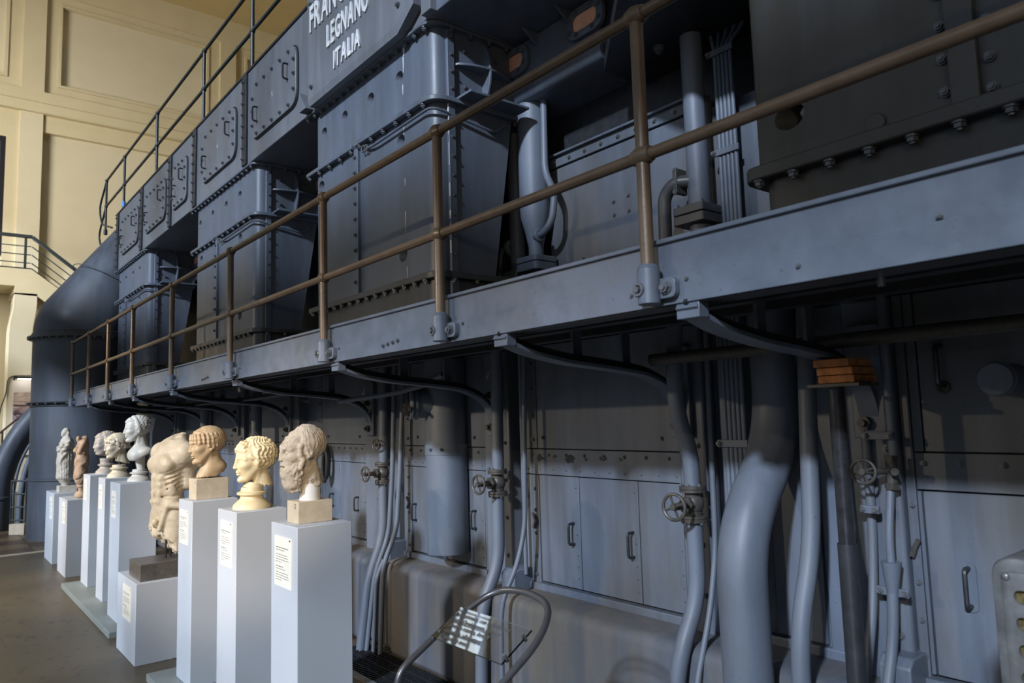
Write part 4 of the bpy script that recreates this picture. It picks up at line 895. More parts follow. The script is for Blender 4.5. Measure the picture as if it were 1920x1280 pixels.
# curved pipes left of the duct
t = thing('curved_pipe', 'thick grey curved pipe rising behind the big duct at the far left', 'pipe', (1.1, 14.6, 0))
MB().tube(rounded([(1.06, 14.6, 0), (1.08, 14.6, .9), (1.30, 14.6, 1.5), (1.9, 14.6, 2.3), (2.6, 14.6, 2.7)], .5, 8), .175, 26).build('pipe', 'duct', t)
MB().lathe([(.178, .50), (.195, .51), (.195, .54), (.178, .55)], (1.07, 14.6, 0), 26).build('seam_ring', 'duct', t)
tag(MB().tube(rounded([(1.34, 14.35, 0), (1.34, 14.35, .6), (1.44, 14.35, 1.15), (1.9, 14.35, 1.9)], .4, 8), .05, 14).build('curved_pipe', 'pipe', loc=(1.34, 14.35, 0)), 'slim grey curved pipe between the thick curved pipe and the duct', 'pipe')
tag(MB().tube(rounded([(1.24, 14.4, 0), (1.24, 14.4, .6), (1.34, 14.4, 1.2), (1.85, 14.4, 2.0)], .4, 8), .022, 10).build('curved_pipe', 'pipe', loc=(1.24, 14.4, 0)), 'thinnest curved tube left of the duct, running beside the slim pipe', 'pipe')
t = thing('guard_cage', 'small barrier of round bars on a block, left of the duct foot', 'barrier', (1.30, 13.9, 0))
for x, y in ((1.185, 13.95), (1.36, 13.75), (1.40, 14.1), (1.24, 14.2)):
    MB().cyl((x, y, 0.02), (x, y, .83), .013, 10).build('post', 'dark_rail', t)
for z in (.22, .42, .62, .82):
    MB().tube([(1.185, 13.95, z), (1.36, 13.75, z)], .013, 8).build('bar', 'dark_rail', t)
    MB().tube([(1.36, 13.75, z), (1.40, 14.1, z)], .010, 8).build('bar', 'dark_rail', t)
MB().prism([(1.16, 13.86), (1.34, 13.68), (1.44, 13.76), (1.26, 13.95)], 0.008, .17, 'z').build('base_block', 'travertine', t, .006)

# ------------------------------------------------------------------ low platforms and plinths
tag(MB().box(1.20, 1.72, 6.47, 8.86, 0, .05).build('low_platform', 'platform', bevel=.004), 'grey green low platform under the three middle-distance plinths with heads', 'platform')
tag(MB().box(1.19, 1.76, 2.2, 5.24, 0, .05).build('low_platform', 'platform', bevel=.004), 'grey green low platform under the three nearest tall plinths', 'platform')
def plinth(x0, x1, y0, y1, z0, z1, label, card, lines=((.22, .9), (.27, .6), (.36, .8), (.41, .9), (.46, .9), (.51, .4), (.60, .5), (.65, .65), (.72, .85), (.77, .9), (.82, .9), (.87, .4)), wide=False):
    t = thing('plinth', label, 'plinth', ((x0+x1)/2, (y0+y1)/2, z0))
    MB().box(x0, x1, y0, y1, z0, z1).build('body', 'plinth', t, .003)
    a, b_, c, d = card    # y far, y near, z top, z bottom
    cd = MB().box(x0-.004, x0+.001, b_, a, d, c).build('label_card', 'card', t, label='cream printed label card')
    tx = MB(); h = c-d; w_ = a-b_
    for k, (f, ln) in enumerate(lines):
        z = c-h*f; yy = a-w_*.09; L_ = w_*.82*ln; th = h*(.0065 if k not in (0, 6) else .010); y = yy; rnd = random.Random(k+int(z*1000))
        while y > yy-L_:
            wl = min(rnd.uniform(.05, .16)*w_, y-(yy-L_)+.001); tx.box(x0-.0046, x0-.0039, y-wl, y, z-th, z+th*.6); y -= wl+w_*.03
    tx.box(x0-.0046, x0-.0039, b_+w_*.07, b_+w_*.14, c-h*.06, c-h*.03)
    tx.build('printed_lines', 'ink', cd)
    return t
plinth(1.32, 1.583, 3.172, 3.476, .05, 1.138, 'tall pale plinth, nearest, carrying the broken bearded head', (3.425, 3.225, 1.082, .86))
plinth(1.32, 1.593, 3.968, 4.270, .05, 1.138, 'tall pale plinth carrying the yellowish curly head, second nearest', (4.215, 4.02, 1.082, .845))
plinth(1.32, 1.595, 4.760, 5.055, .05, 1.138, 'tall pale plinth carrying the tan head on a stone block', (5.015, 4.835, 1.078, .87))
plinth(1.20, 1.62, 5.61, 6.19, 0, .54, 'short wide pale plinth under the headless male torso', (5.995, 5.735, .49, .26))
plinth(1.30, 1.58, 6.71, 7.09, .05, 1.145, 'tall pale plinth carrying the white athlete bust', (7.01, 6.83, 1.075, .86))
plinth(1.35, 1.62, 7.60, 7.91, .05, 1.14, 'tall narrow pale plinth carrying the cream wreathed head', (7.86, 7.69, 1.075, .86))
plinth(1.36, 1.63, 8.41, 8.78, .05, 1.135, 'tall narrow pale plinth carrying the greyish curly head', (8.72, 8.55, 1.09, .88))
plinth(1.31, 1.58, 9.42, 10.0, 0, .825, 'shorter pale plinth carrying the small reddish statue', (9.72, 9.5, .79, .56))
plinth(1.315, 1.58, 10.47, 11.13, 0, .83, 'farthest pale plinth carrying the small draped statue', (10.78, 10.56, .78, .52))

# ------------------------------------------------------------------ glass sign on a bent tube stand
t = thing('glass_sign_stand', 'bent grey tube stand holding a tilted clear glass panel with dark italic text', 'sign', (1.3, 1.92, 0))
A_ = Vector((1.46, 2.11, .95)); B_ = Vector((1.46, 1.74, .95)); D_ = Vector((1.342, 2.11, .878)); nrm = (D_-A_).cross(B_-A_).normalized()
if nrm.z < 0: nrm = -nrm
loop = rounded([(1.215, 2.13, 0), (1.215, 2.13, .80), (1.40, 2.12, .915), (1.56, 2.06, 1.012), (1.585, 1.93, 1.025), (1.56, 1.77, 1.012), (1.45, 1.70, .945), (1.215, 1.70, .80), (1.215, 1.70, 0)], [0, .05, .1, .13, .1, .13, .1, .05, 0], 8)
MB().tube(loop, .011, 14).build('tube_frame', plain('satin_grey_steel_tube', (.15, .15, .16), .33, .6, .1), t)
MB().lathe([(.10, 0), (.10, .008)], (1.215, 2.13, 0), 24).lathe([(.10, 0), (.10, .008)], (1.215, 1.70, 0), 24).build('foot_disc', 'dark_steel', t)
g = MB(); o1 = nrm*.012; th = nrm*.006
v = [A_+o1, B_+o1, B_+(D_-A_)+o1, D_+o1]; g.add([*v, *[p+th for p in v]], [(0, 1, 2, 3), (7, 6, 5, 4), (0, 4, 5, 1), (1, 5, 6, 2), (2, 6, 7, 3), (3, 7, 4, 0)])
gp = g.build('glass_panel', 'glass', t, label='clear glass plate with italic print')
ux, uy = (B_-A_).normalized(), (A_-D_).normalized()
for i, tx in enumerate(('pneumatici, con volantini per', "aria d'avviamento, leve per", 'presa e scarico, leve di', 'comando, alimentanti', 'di messa in moto')):
    o_ = text_obj('printed_line', tx, .0215, A_+ux*(.028)-uy*(.034+.0235*i)+o1+th*1.02+nrm*.0006, ux, uy, 'ink', gp, .0003, 1.08, .0004)
    for v_ in o_.data.vertices: v_.co += ux*(v_.co.dot(uy))*.25
for y in (2.095, 1.755):
    for f in (.2, .8): 
        c = A_+(D_-A_)*f; c.y = y; MB().tube([c-nrm*.004, c+nrm*.022], .006, 10).build('standoff', 'bolt_worn', t)

# ------------------------------------------------------------------ floor grating along the foundation
t = thing('floor_grating', 'dark metal floor grating sunk beside the foundation behind the nearest plinth', 'grating', (2.4, 4.2, 0))
MB().box(2.235, 2.57, 2.2, 4.95, .001, .004).build('pit_shade_sheet', 'black', t)  # thin black sheet on the floor, painting the dark below the bars
MB().box(2.195, 2.235, 2.2, 4.95, 0, .014).build('edge_bar', 'grille', t)
for i in range(84):
    y = 4.93-.0325*i; MB().box(2.235, 2.57, y-.004, y+.004, .002, .013).build('bar', 'dark_steel', t) if i < 60 else None
for x in (2.32, 2.405, 2.49): MB().box(x-.003, x+.003, 2.2, 4.95, .004, .011).build('cross_bar', 'dark_steel', t)

# ------------------------------------------------------------------ vented metal casing close to the camera, lower right
t = thing('vented_casing', 'worn grey metal casing with rounded corner and slotted vents, lower right corner', 'casing', (1.95, .2, 0))
po = round_poly([(-.25, 0), (.645, 0), (.645, 1.262), (-.25, 1.262)], [0, 0, .05, .05], 7)
bd = MB().prism(po, 1.86, 2.05, 'x').build('body', 'grille', t, .012)
MB().prism(round_poly([(-.24, .05), (.622, .05), (.622, 1.232), (-.24, 1.232)], .02), 1.852, 1.862, 'x').build('front_plate', 'grille', t, .003)
fp = [o for o in bpy.data.objects if o.parent == t and o.name.startswith('front_plate')][0]
c = MB()
for iz in range(18):
    for iy in range(4): c.prism(round_poly([(.46-.205*iy, 1.166-.0565*iz), (.60-.205*iy, 1.166-.0565*iz), (.60-.205*iy, 1.196-.0565*iz), (.46-.205*iy, 1.196-.0565*iz)], .014, 4), 1.84, 1.90, 'x')
boolean_cut(fp, c); boolean_cut(bd, c)
MB().box(1.869, 1.874, -.2, .61, .1, 1.22).build('mesh_screen', 'gold_mesh', t)
for z in (1.222, .985, .55, .1): MB().sphere((1.852, .612, z), (.006, .009, .009), 12, 8).build('screw', 'bolt_worn', fp)
# ------------------------------------------------------------------ sculpture: signed distance fields meshed with surface nets
class SDF:
    def __init__(s, lo, hi, h):
        s.lo = np.array(lo, float); s.h = h
        s.n = np.ceil((np.array(hi)-s.lo)/h).astype(int)+1
        s.d = np.full(s.n, 1.0, np.float32)
        ax = [s.lo[i]+h*np.arange(s.n[i]) for i in range(3)]
        s.ax = [a.astype(np.float32) for a in ax]
    def sl(s, lo, hi):
        i0 = np.clip(np.floor((np.array(lo)-s.lo)/s.h).astype(int), 0, s.n-1); i1 = np.clip(np.ceil((np.array(hi)-s.lo)/s.h).astype(int)+1, 1, s.n)
        q = tuple(slice(a, b) for a, b in zip(i0, i1))
        return q, s.ax[0][q[0]][:, None, None], s.ax[1][q[1]][None, :, None], s.ax[2][q[2]][None, None, :]
    def op(s, fn, lo, hi, k, sub=False):
        pad = k+s.h*2
        q, x, y, z = s.sl(np.array(lo)-pad, np.array(hi)+pad)
        if 0 in s.d[q].shape: return s
        b = fn(x, y, z).astype(np.float32); a = s.d[q]
        if sub:
            b = -b; hh = np.clip(.5-.5*(b-(-a))/max(k, 1e-6)*-1, 0, 1) if False else None
            m = np.maximum(k-np.abs(a-b), 0)/max(k, 1e-6); s.d[q] = np.maximum(a, b)+m*m*k*.25
        else:
            m = np.maximum(k-np.abs(a-b), 0)/max(k, 1e-6); s.d[q] = np.minimum(a, b)-m*m*k*.25
        return s
    def ell(s, c, r, k=.02, rot=None, sub=False):
        c = np.array(c, float); r = np.array(r if hasattr(r, '__len__') else (r,)*3, float); m = r.max()
        Rm = np.array(Matrix.Rotation(rot[0], 3, rot[1])) if rot else None
        def fn(x, y, z):
            dx, dy, dz = x-c[0], y-c[1], z-c[2]
            if Rm is not None: dx, dy, dz = (Rm[0, i]*dx+Rm[1, i]*dy+Rm[2, i]*dz for i in range(3)) if False else (Rm[0, 0]*dx+Rm[1, 0]*dy+Rm[2, 0]*dz, Rm[0, 1]*dx+Rm[1, 1]*dy+Rm[2, 1]*dz, Rm[0, 2]*dx+Rm[1, 2]*dy+Rm[2, 2]*dz)
            k0 = np.sqrt((dx/r[0])**2+(dy/r[1])**2+(dz/r[2])**2); k1 = np.sqrt((dx/r[0]**2)**2+(dy/r[1]**2)**2+(dz/r[2]**2)**2)
            return k0*(k0-1)/np.maximum(k1, 1e-6)
        return s.op(fn, c-m, c+m, k, sub)
    def cap(s, a, b, ra, rb=None, k=.02, sub=False):
        a, b = np.array(a, float), np.array(b, float); rb = ra if rb is None else rb; m = max(ra, rb); ba = b-a; L = (ba*ba).sum()
        def fn(x, y, z):
            t = np.clip(((x-a[0])*ba[0]+(y-a[1])*ba[1]+(z-a[2])*ba[2])/L, 0, 1)
            return np.sqrt((x-a[0]-ba[0]*t)**2+(y-a[1]-ba[1]*t)**2+(z-a[2]-ba[2]*t)**2)-(ra+(rb-ra)*t)
        return s.op(fn, np.minimum(a, b)-m, np.maximum(a, b)+m, k, sub)
    def plane_cut(s, p, n, rough=0.0, seed=0, k=.01):
        """remove everything on the +n side of a (rough) plane"""
        p, n = np.array(p, float), np.array(n, float); n = n/np.linalg.norm(n)
        x, y, z = s.ax[0][:, None, None], s.ax[1][None, :, None], s.ax[2][None, None, :]
        d = (x-p[0])*n[0]+(y-p[1])*n[1]+(z-p[2])*n[2]
        if rough: d = d+rough*vnoise(x, y, z, .05, seed)+rough*.5*vnoise(x, y, z, .02, seed+5)
        m = np.maximum(k-np.abs(s.d-d), 0)/k; s.d = np.maximum(s.d, d)+m*m*k*.25; return s
    def lathe(s, prof, c, k=.01):
        """stack of rounded discs: prof = (radius, z) polyline"""
        c = np.array(c, float)
        x, y, z = s.ax[0][:, None, None], s.ax[1][None, :, None], s.ax[2][None, None, :]
        r = np.sqrt((x-c[0])**2+(y-c[1])**2)
        zs = np.array([p[1] for p in prof])+c[2]; rs = np.array([p[0] for p in prof])
        R_ = np.interp(s.ax[2], zs, rs).astype(np.float32)[None, None, :]
        d = np.maximum(r-R_, np.maximum(zs[0]-z, z-zs[-1])); m = np.maximum(k-np.abs(s.d-d), 0)/k; s.d = np.minimum(s.d, d)-m*m*k*.25; return s
    def warp(s, fn):
        x, y, z = s.ax[0][:, None, None], s.ax[1][None, :, None], s.ax[2][None, None, :]
        s.d = (s.d+fn(x, y, z)).astype(np.float32); return s
    def mesh(s, name):
        d = s.d; nx, ny, nz = d.shape; sg = d < 0
        corners = [(i, j, k) for i in (0, 1) for j in (0, 1) for k in (0, 1)]
        cs = sum(sg[i:nx-1+i, j:ny-1+j, k:nz-1+k].astype(np.int8) for i, j, k in corners)
        act = (cs > 0) & (cs < 8); idx = np.argwhere(act); vid = np.full(act.shape, -1, np.int64); vid[act] = np.arange(len(idx))
        acc = np.zeros((len(idx), 3)); cnt = np.zeros(len(idx))
        vals = {c: d[idx[:, 0]+c[0], idx[:, 1]+c[1], idx[:, 2]+c[2]] for c in corners}
        for a in corners:
            for axis in range(3):
                if a[axis]: continue
                b = list(a); b[axis] = 1; b = tuple(b); va, vb = vals[a], vals[b]; mk = (va < 0) != (vb < 0)
                t = np.where(mk, va/np.where(mk, va-vb, 1), 0)
                p = np.tile(np.array(a, float), (len(idx), 1)); p[:, axis] += t; acc += p*mk[:, None]; cnt += mk
        v = s.lo+(idx+acc/cnt[:, None])*s.h
        F = []
        for axis in range(3):
            o1, o2 = [(1, 2), (2, 0), (0, 1)][axis]
            sh = [slice(1, -1)]*3; sh[axis] = slice(0, -1); A = sg[tuple(sh)]; sh2 = list(sh); sh2[axis] = slice(1, None); Bq = sg[tuple(sh2)]
            e = np.argwhere(A != Bq)
            if not len(e): continue
            flip = A[tuple(e.T)]; off = np.ones(3, int); off[axis] = 0; e = e+off
            def g(d1, d2):
                q = e.copy(); q[:, o1] -= d1; q[:, o2] -= d2; return vid[q[:, 0], q[:, 1], q[:, 2]]
            f = np.stack([g(1, 1), g(0, 1), g(0, 0), g(1, 0)], 1); f[~flip] = f[~flip][:, ::-1]; F.append(f)
        F = np.concatenate(F); me = bpy.data.meshes.new(name)
        me.vertices.add(len(v)); me.vertices.foreach_set('co', v.ravel()); me.loops.add(F.size); me.loops.foreach_set('vertex_index', F.ravel().astype(np.int32))
        me.polygons.add(len(F)); me.polygons.foreach_set('loop_start', np.arange(0, F.size, 4, dtype=np.int32)); me.update(calc_edges=True); me.validate()
        me.polygons.foreach_set('use_smooth', [True]*len(me.polygons)); return me
_NT = np.random.RandomState(5).rand(64, 64, 64).astype(np.float32)*2-1
def vnoise(x, y, z, s, seed=0):
    X, Y_, Z = np.broadcast_arrays(x/s+seed*7.3, y/s+seed*3.1, z/s+seed*5.7)
    i, j, k = np.floor(X).astype(int), np.floor(Y_).astype(int), np.floor(Z).astype(int)
    f = [q-np.floor(q) for q in (X, Y_, Z)]; f = [q*q*(3-2*q) for q in f]; r = 0
    for a in (0, 1):
        for b_ in (0, 1):
            for c in (0, 1):
                w_ = (f[0] if a else 1-f[0])*(f[1] if b_ else 1-f[1])*(f[2] if c else 1-f[2]); r = r+w_*_NT[(i+a) % 64, (j+b_) % 64, (k+c) % 64]
    return r
def sstep(a, b, x): t = np.clip((x-a)/(b-a), 0, 1); return t*t*(3-2*t)

def head_sdf(S, hair='curl', nose=1.0, ear=True, neck=(-.13, -.78), face=True, seed=1, wear=0.0):
    """head 1 unit high (chin z=-.5, crown .5) looking along +x"""
    S.ell((-.07, 0, .13), (.43, .335, .36), .02)
    S.ell((.13, 0, -.10), (.265, .245, .36), .10)
    for sgn in (-1, 1):
        S.cap((-.02, sgn*.215, -.14), (.21, sgn*.085, -.41), .075, .07, .08)
        S.ell((.245, sgn*.15, -.095), (.115, .10, .085), .08)
    S.ell((.30, 0, -.425), (.085, .10, .075), .06)
    S.ell((.185, 0, .17), (.165, .25, .20), .10)
    for sgn in (-1, 1): S.cap((.362, sgn*.045, .055), (.26, sgn*.215, .045), .032, .03, .05)
    for sgn in (-1, 1):
        S.ell((.395, sgn*.125, -.015), (.075, .085, .05), .05, None, True)
        S.ell((.295, sgn*.122, -.018), (.066, .07, .056), .012)
        S.cap((.365, sgn*.06, .002), (.30, sgn*.20, -.002), .0135, .012, .012); S.cap((.355, sgn*.07, -.043), (.295, sgn*.19, -.045), .011, .010, .012)
    S.cap((.362, 0, .085), (.442*nose, 0, -.135), .032, .038, .03)
    for sgn in (-1, 1): S.ell((.405, sgn*.044, -.143), (.042, .030, .030), .018)
    S.ell((.345, 0, -.215), (.04, .10, .05), .05)
    S.ell((.368, 0, -.250), (.045, .088, .023), .014); S.ell((.360, 0, -.303), (.044, .073, .027), .014)
    S.ell((.412, 0, -.275), (.03, .085, .006), .01, None, True); S.ell((.385, 0, -.352), (.03, .07, .018), .03, None, True)
    S.cap((-.12, 0, -.2), (neck[0]-.05, 0, neck[1]), .20, .215, .07)
    S.cap((-.05, .16, -.25), (.0, .05, neck[1]), .07, .05, .06); S.cap((-.05, -.16, -.25), (.0, -.05, neck[1]), .07, .05, .06)
    if ear:
        for sgn in (-1, 1):
            S.ell((-.055, sgn*.325, -.03), (.078, .035, .115), .02, (R(12), 'Y')); S.ell((-.04, sgn*.365, -.02), (.042, .030, .07), .012, None, True)
            S.ell((-.03, sgn*.335, -.12), (.035, .03, .04), .015)
    # hair: thick cap with modelled relief, open over the face
    c = np.array((-.07, 0, .13)); base = np.array((.43, .335, .36))
    def hairfn(x, y, z):
        dx, dy, dz = x-c[0], y-c[1], z-c[2]
        k0 = np.sqrt((dx/base[0])**2+(dy/base[1])**2+(dz/base[2])**2)
        d = (k0-1)*.36
        ang = np.arctan2(dy, dx); el = np.arctan2(dz, np.sqrt(dx*dx+dy*dy)); lat = np.abs(dy)
        nz = vnoise(x, y, z, .16, seed)
        if hair == 'curl':
            q = np.sin(x*58+4*nz)*np.sin(y*58+3*nz+1)*np.sin(z*58+4*nz+2); t = .050+.030*q+.018*vnoise(x, y, z, .05, seed)
        elif hair == 'wave':
            q = np.sin(ang*24+3.5*nz+2.2*np.sin(el*7+ang)); t = .062+.015*q+.012*vnoise(x, y, z, .045, seed)+.008*np.sin(el*26+4*nz)
        elif hair == 'strand':
            q = np.sin(ang*30+5*nz+2.4*np.sin(el*9)); t = .040+.020*q+.012*np.sin(el*24+3*nz)
        elif hair == 'smooth':
            q = np.sin(ang*34+4*nz); t = .026+.004*q+.004*vnoise(x, y, z, .05, seed)
        line = .115+.10*sstep(.15, .30, lat)          # forehead hair line falling towards the temples
        front = sstep(.10, .26, x)                     # how far on the face side
        gap = sstep(line-.03, line+.06, z-.10+.0*x)    # 1 above the hair line
        side = sstep(-.26, -.10, z+.30*sstep(-.10, -.35, x)+.10*sstep(.05, -.1, x))
        m = np.where(x > .10, gap*front+(1-front)*side*sstep(.30, .0, x), side)
        cut = sstep(.05, .20, x)*(1-gap)
        t = t*np.clip(m, 0, 1)-cut*.3-(1-side)*.2
        return (d-t)*.9
    if hair: S.op(hairfn, c-base*1.3, c+base*1.35, .025)
def rope(S, pts, r, amp, n, k=.015, seed=0):
    """string of lumps along a polyline"""
    P = [Vector(p) for p in rounded(pts, .2, 6)]; L = [0]
    for a, b in zip(P[:-1], P[1:]): L.append(L[-1]+(b-a).length)
    rnd = random.Random(seed)
    for i in range(n):
        s = L[-1]*(i+.5)/n; j = max(q for q in range(len(L)) if L[q] <= s+1e-9); j = min(j, len(P)-2)
        p = P[j].lerp(P[j+1], (s-L[j])/max(1e-6, L[j+1]-L[j])); rr = r*rnd.uniform(.8, 1.2)
        S.ell((p.x+rnd.uniform(-amp, amp), p.y+rnd.uniform(-amp, amp), p.z+rnd.uniform(-amp, amp)), (rr, rr, rr*1.25), k, (rnd.uniform(-.6, .6), 'Y'))
def place(me, mat, root, name, origin, scale, yaw, pitch=0.0, roll=0.0, label=None):
    """head space (+x forward) to world; yaw 180 deg looks along -x"""
    Mx = Matrix.Translation(Vector(origin)-OFF[root.name]) @ Matrix.Rotation(yaw, 4, 'Z') @ Matrix.Rotation(-pitch, 4, 'Y') @ Matrix.Rotation(roll, 4, 'X') @ Matrix.Scale(scale, 4)
    me.transform(Mx); me.materials.clear(); me.materials.append(mat if not isinstance(mat, str) else M[mat])
    o = bpy.data.objects.new(name, me); COL.objects.link(o); o.parent = root; OFF[o.name] = OFF[root.name]
    if label: o['label'] = label
    return o
SOCLE = [(.125, 0), (.125, .03), (.118, .045), (.095, .075), (.078, .10), (.074, .125), (.098, .14), (.098, .16), (.075, .17), (.07, .21)]
def socle(t, c, w, h, mat, name='socle', top=None):
    pr = [(r*w/.125, z*h/.21) for r, z in SOCLE]
    if top: pr += [(top, pr[-1][1]), (top, pr[-1][1]+.03)]
    MB().lathe(pr, c, 40).build(name, mat, t, sharp=50)
H = 1/64
# --- 9 bearded broken head
t = thing('bearded_head', 'weathered bearded stone head with sliced-off brow, on nearest stone block', 'sculpture', (1.44, 3.33, 1.138))
M['st_beard'] = stone('weathered_sandy_marble', (.52, .435, .33), (.36, .295, .225), .5, .22, .72, .5, 60)
S = SDF((-.62, -.5, -.95), (.6, .5, .6), 1/84)
head_sdf(S, 'smooth', .93, True, (-.16, -.72), seed=4)
S.ell((.17, 0, -.42), (.24, .23, .26), .10); S.ell((.20, 0, -.62), (.18, .19, .17), .08)
rnd = random.Random(12)
for i in range(210):
    z = rnd.uniform(-.76, -.26); a = rnd.uniform(-1.75, 1.75); wv = 1-.45*max(0, (-z-.42)/.32)
    p = (.13+.25*wv*math.cos(a), .24*wv*math.sin(a), z); r = rnd.uniform(.020, .036)
    if p[0] > .30 and -.34 < z < -.2: continue
    S.ell(p, (r, r, r*1.6), .007, (rnd.uniform(-.7, .7), 'X'))
for sgn in (-1, 1): rope(S, [(.05, sgn*.30, .22), (.16, sgn*.28, .0), (.06, sgn*.29, -.15), (.12, sgn*.25, -.34)], .045, .015, 12, .02, 3)
rope(S, [(.30, -.2, .12), (.36, -.05, .15), (.36, .05, .15), (.30, .2, .12)], .035, .02, 10, .03, 5)
S.ell((.395, -.0, -.29), (.06, .09, .025), .012, None, True)
S.plane_cut((.385, 0, .07), (.70, -.04, .72), .035, 3, .02)
S.warp(lambda x, y, z: .007*vnoise(x, y, z, .05, 2)+.012*vnoise(x, y, z, .11, 3))
S.plane_cut((-.2, 0, -.74), (-.25, .1, -1.0), .04, 7, .02)
bh = place(S.mesh('head'), 'st_beard', t, 'head', (1.402, 3.33, 1.468), .238, PI, R(-3), R(0))
MB().tube([(1.448, 3.33, 1.235), (1.448, 3.33, 1.315)], [.048, .048], 24).build('plaster_neck', 'plaster', t)
blk = MB().box(1.364, 1.532, 3.265, 3.395, 1.138, 1.238).build('stone_block', 'travertine', t, .003)
text_obj('painted_number', '12', .034, (1.3635, 3.312, 1.205), (0, -1, 0), (0, 0, 1), 'ink', blk, .0004, .7)
text_obj('inventory_number', '2315', .020, (1.432, 3.279, 1.318), (1, 0, .45), (-.45, 0, 1), 'ink', t, .0006, .9)
# --- 8 yellowish curly head
t = thing('young_head', 'yellowish marble youth head with wavy cap of hair, on round moulded socle', 'sculpture', (1.455, 4.12, 1.138))
M['st_yellow'] = stone('honey_marble', (.76, .63, .40), (.66, .50, .27), .55, .2, .5, .12, 90)
S = SDF((-.75, -.55, -.85), (.75, .55, .75), H)
head_sdf(S, 'wave', 1.0, True, (-.17, -.62), seed=2)
for sgn in (-1, 1): rope(S, [(.16, sgn*.30, .12), (.06, sgn*.34, .02), (-.02, sgn*.34, -.10)], .05, .02, 8, .015, 8)
rope(S, [(.24, -.25, .22), (.36, -.1, .25), (.36, .1, .25), (.24, .25, .22)], .035, .012, 14, .02, 2)
S.plane_cut((-.1, 0, -.58), (.15, 0, -1), .03, 2)
place(S.mesh('head'), 'st_yellow', t, 'head', (1.462, 4.12, 1.398), .236, PI, R(-2))
socle(t, (1.455, 4.12, 1.138), .100, .115, 'st_yellow')
MB().tube([(1.462, 4.12, 1.245), (1.468, 4.12, 1.275)], [.055, .046], 20).build('neck_stump', 'st_yellow', t)
# --- 7 tan head on block
t = thing('youth_head', 'tan marble youth head with fringe of curls, on sandy block', 'sculpture', (1.46, 4.92, 1.138))
M['st_tan'] = stone('tan_marble', (.49, .355, .215), (.41, .275, .15), .55, .25, .5, .12, 90)
S = SDF((-.8, -.6, -1.0), (.75, .6, .75), H)
head_sdf(S, 'smooth', .98, True, (-.14, -.85), seed=6)
for j, (z0, n0) in enumerate(((.22, 15), (.13, 15), (.02, 8))):
    for i in range(n0):
        a = -1.9+3.8*i/(n0-1)
        if j == 2 and abs(a) < 1.1: continue
        rr = (.42, .315); S.cap((-.03+rr[0]*math.cos(a)*.97, rr[1]*1.05*math.sin(a), z0+.07), (-.02+rr[0]*math.cos(a+.1), rr[1]*1.1*math.sin(a+.1), z0-.05), .03, .034, .012)
S.torus = None
def band(x, y, z):
    dx, dy, dz = x+.07, y, z-.13
    k0 = np.sqrt((dx/.462)**2+(dy/.367)**2+(dz/.39)**2); d = (k0-1)*.38; pl = np.abs(dz*.93-dx*.36-.10)-.018
    return np.maximum(np.abs(d)-.016, pl)
S.op(band, (-.6, -.5, -.3), (.5, .5, .6), .012)
S.cap((-.16, 0, -.5), (.08, 0, -.86), .22, .22, .1); S.ell((-.30, 0, -.60), (.2, .25, .16), .1)
S.plane_cut((-.1, 0, -.83), (0, 0, -1), .03, 4); S.plane_cut((-.2, 0, -.80), (-.6, -.1, -1), .05, 6)
place(S.mesh('head'), 'st_tan', t, 'head', (1.445, 4.92, 1.473), .238, PI, R(-3))
blk = MB().box(1.364, 1.562, 4.845, 5.0, 1.138, 1.266).build('stone_block', 'travertine', t, .003)
text_obj('painted_number', '4', .03, (1.3635, 4.868, 1.235), (0, -1, 0), (0, 0, 1), 'ink', blk, .0004, .7)
# --- 5 athlete bust
t = thing('athlete_bust', 'white marble bust of an athlete with headband and curly hair', 'sculpture', (1.475, 6.93, 1.145))
M['st_white'] = stone('white_marble', (.72, .67, .59), (.60, .53, .43), .6, .2, .45, .08, 90)
S = SDF((-1.0, -1.0, -1.75), (.8, 1.0, .75), 1/46)
head_sdf(S, 'curl', 1.0, True, (-.2, -.9), seed=9)
def band2(x, y, z):
    dx, dy, dz = x+.07, y, z-.13
    k0 = np.sqrt((dx/.475)**2+(dy/.38)**2+(dz/.40)**2); d = (k0-1)*.38
    return np.maximum(np.abs(d)-.03, np.abs(dx*.95-dz*.3-.06)-.045)
S.op(band2, (-.6, -.5, -.3), (.5, .5, .7), .015)
S.ell((-.10, 0, -.98), (.36, .52, .36), .15); S.ell((-.30, 0, -.92), (.34, .55, .18), .15)
for sgn in (-1, 1): S.ell((-.28, sgn*.42, -.88), (.24, .2, .16), .12); S.ell((.10, sgn*.22, -1.02), (.17, .22, .2), .12)
S.plane_cut((.30, 0, -1.30), (-.46, 0, -.89), 0, 0, .03)
S.cap((-.12, 0, -1.05), (-.17, 0, -1.62), .19, .13, .10)
bb = place(S.mesh('bust'), 'st_white', t, 'bust', (1.458, 6.93, 1.583), .218, PI, R(-1))
M['st_hair'] = None
socle(t, (1.488, 6.93, 1.145), .092, .098, 'st_white')
# --- 4 cream wreathed head
t = thing('wreathed_head', 'cream marble head with wavy rolled hair, on round moulded socle', 'sculpture', (1.48, 7.75, 1.14))
M['st_cream'] = stone('cream_marble', (.72, .62, .46), (.58, .47, .32), .58, .2, .5, .1, 90)
S = SDF((-.8, -.6, -1.0), (.75, .6, .75), 1/48)
head_sdf(S, 'smooth', .98, True, (-.2, -.72), seed=3)
rope(S, [(-.28, -.34, -.08), (-.02, -.40, .02), (.20, -.32, .14), (.36, -.08, .24), (.36, .08, .24), (.20, .32, .14), (-.02, .40, .02), (-.28, .34, -.08)], .062, .025, 46, .015, 4)
S.cap((-.40, 0, -.05), (-.52, 0, -.12), .10, .06, .06)
S.plane_cut((-.1, 0, -.66), (.35, 0, -1), .02, 4)
place(S.mesh('head'), 'st_cream', t, 'head', (1.462, 7.75, 1.432), .232, PI+R(6), R(-4))
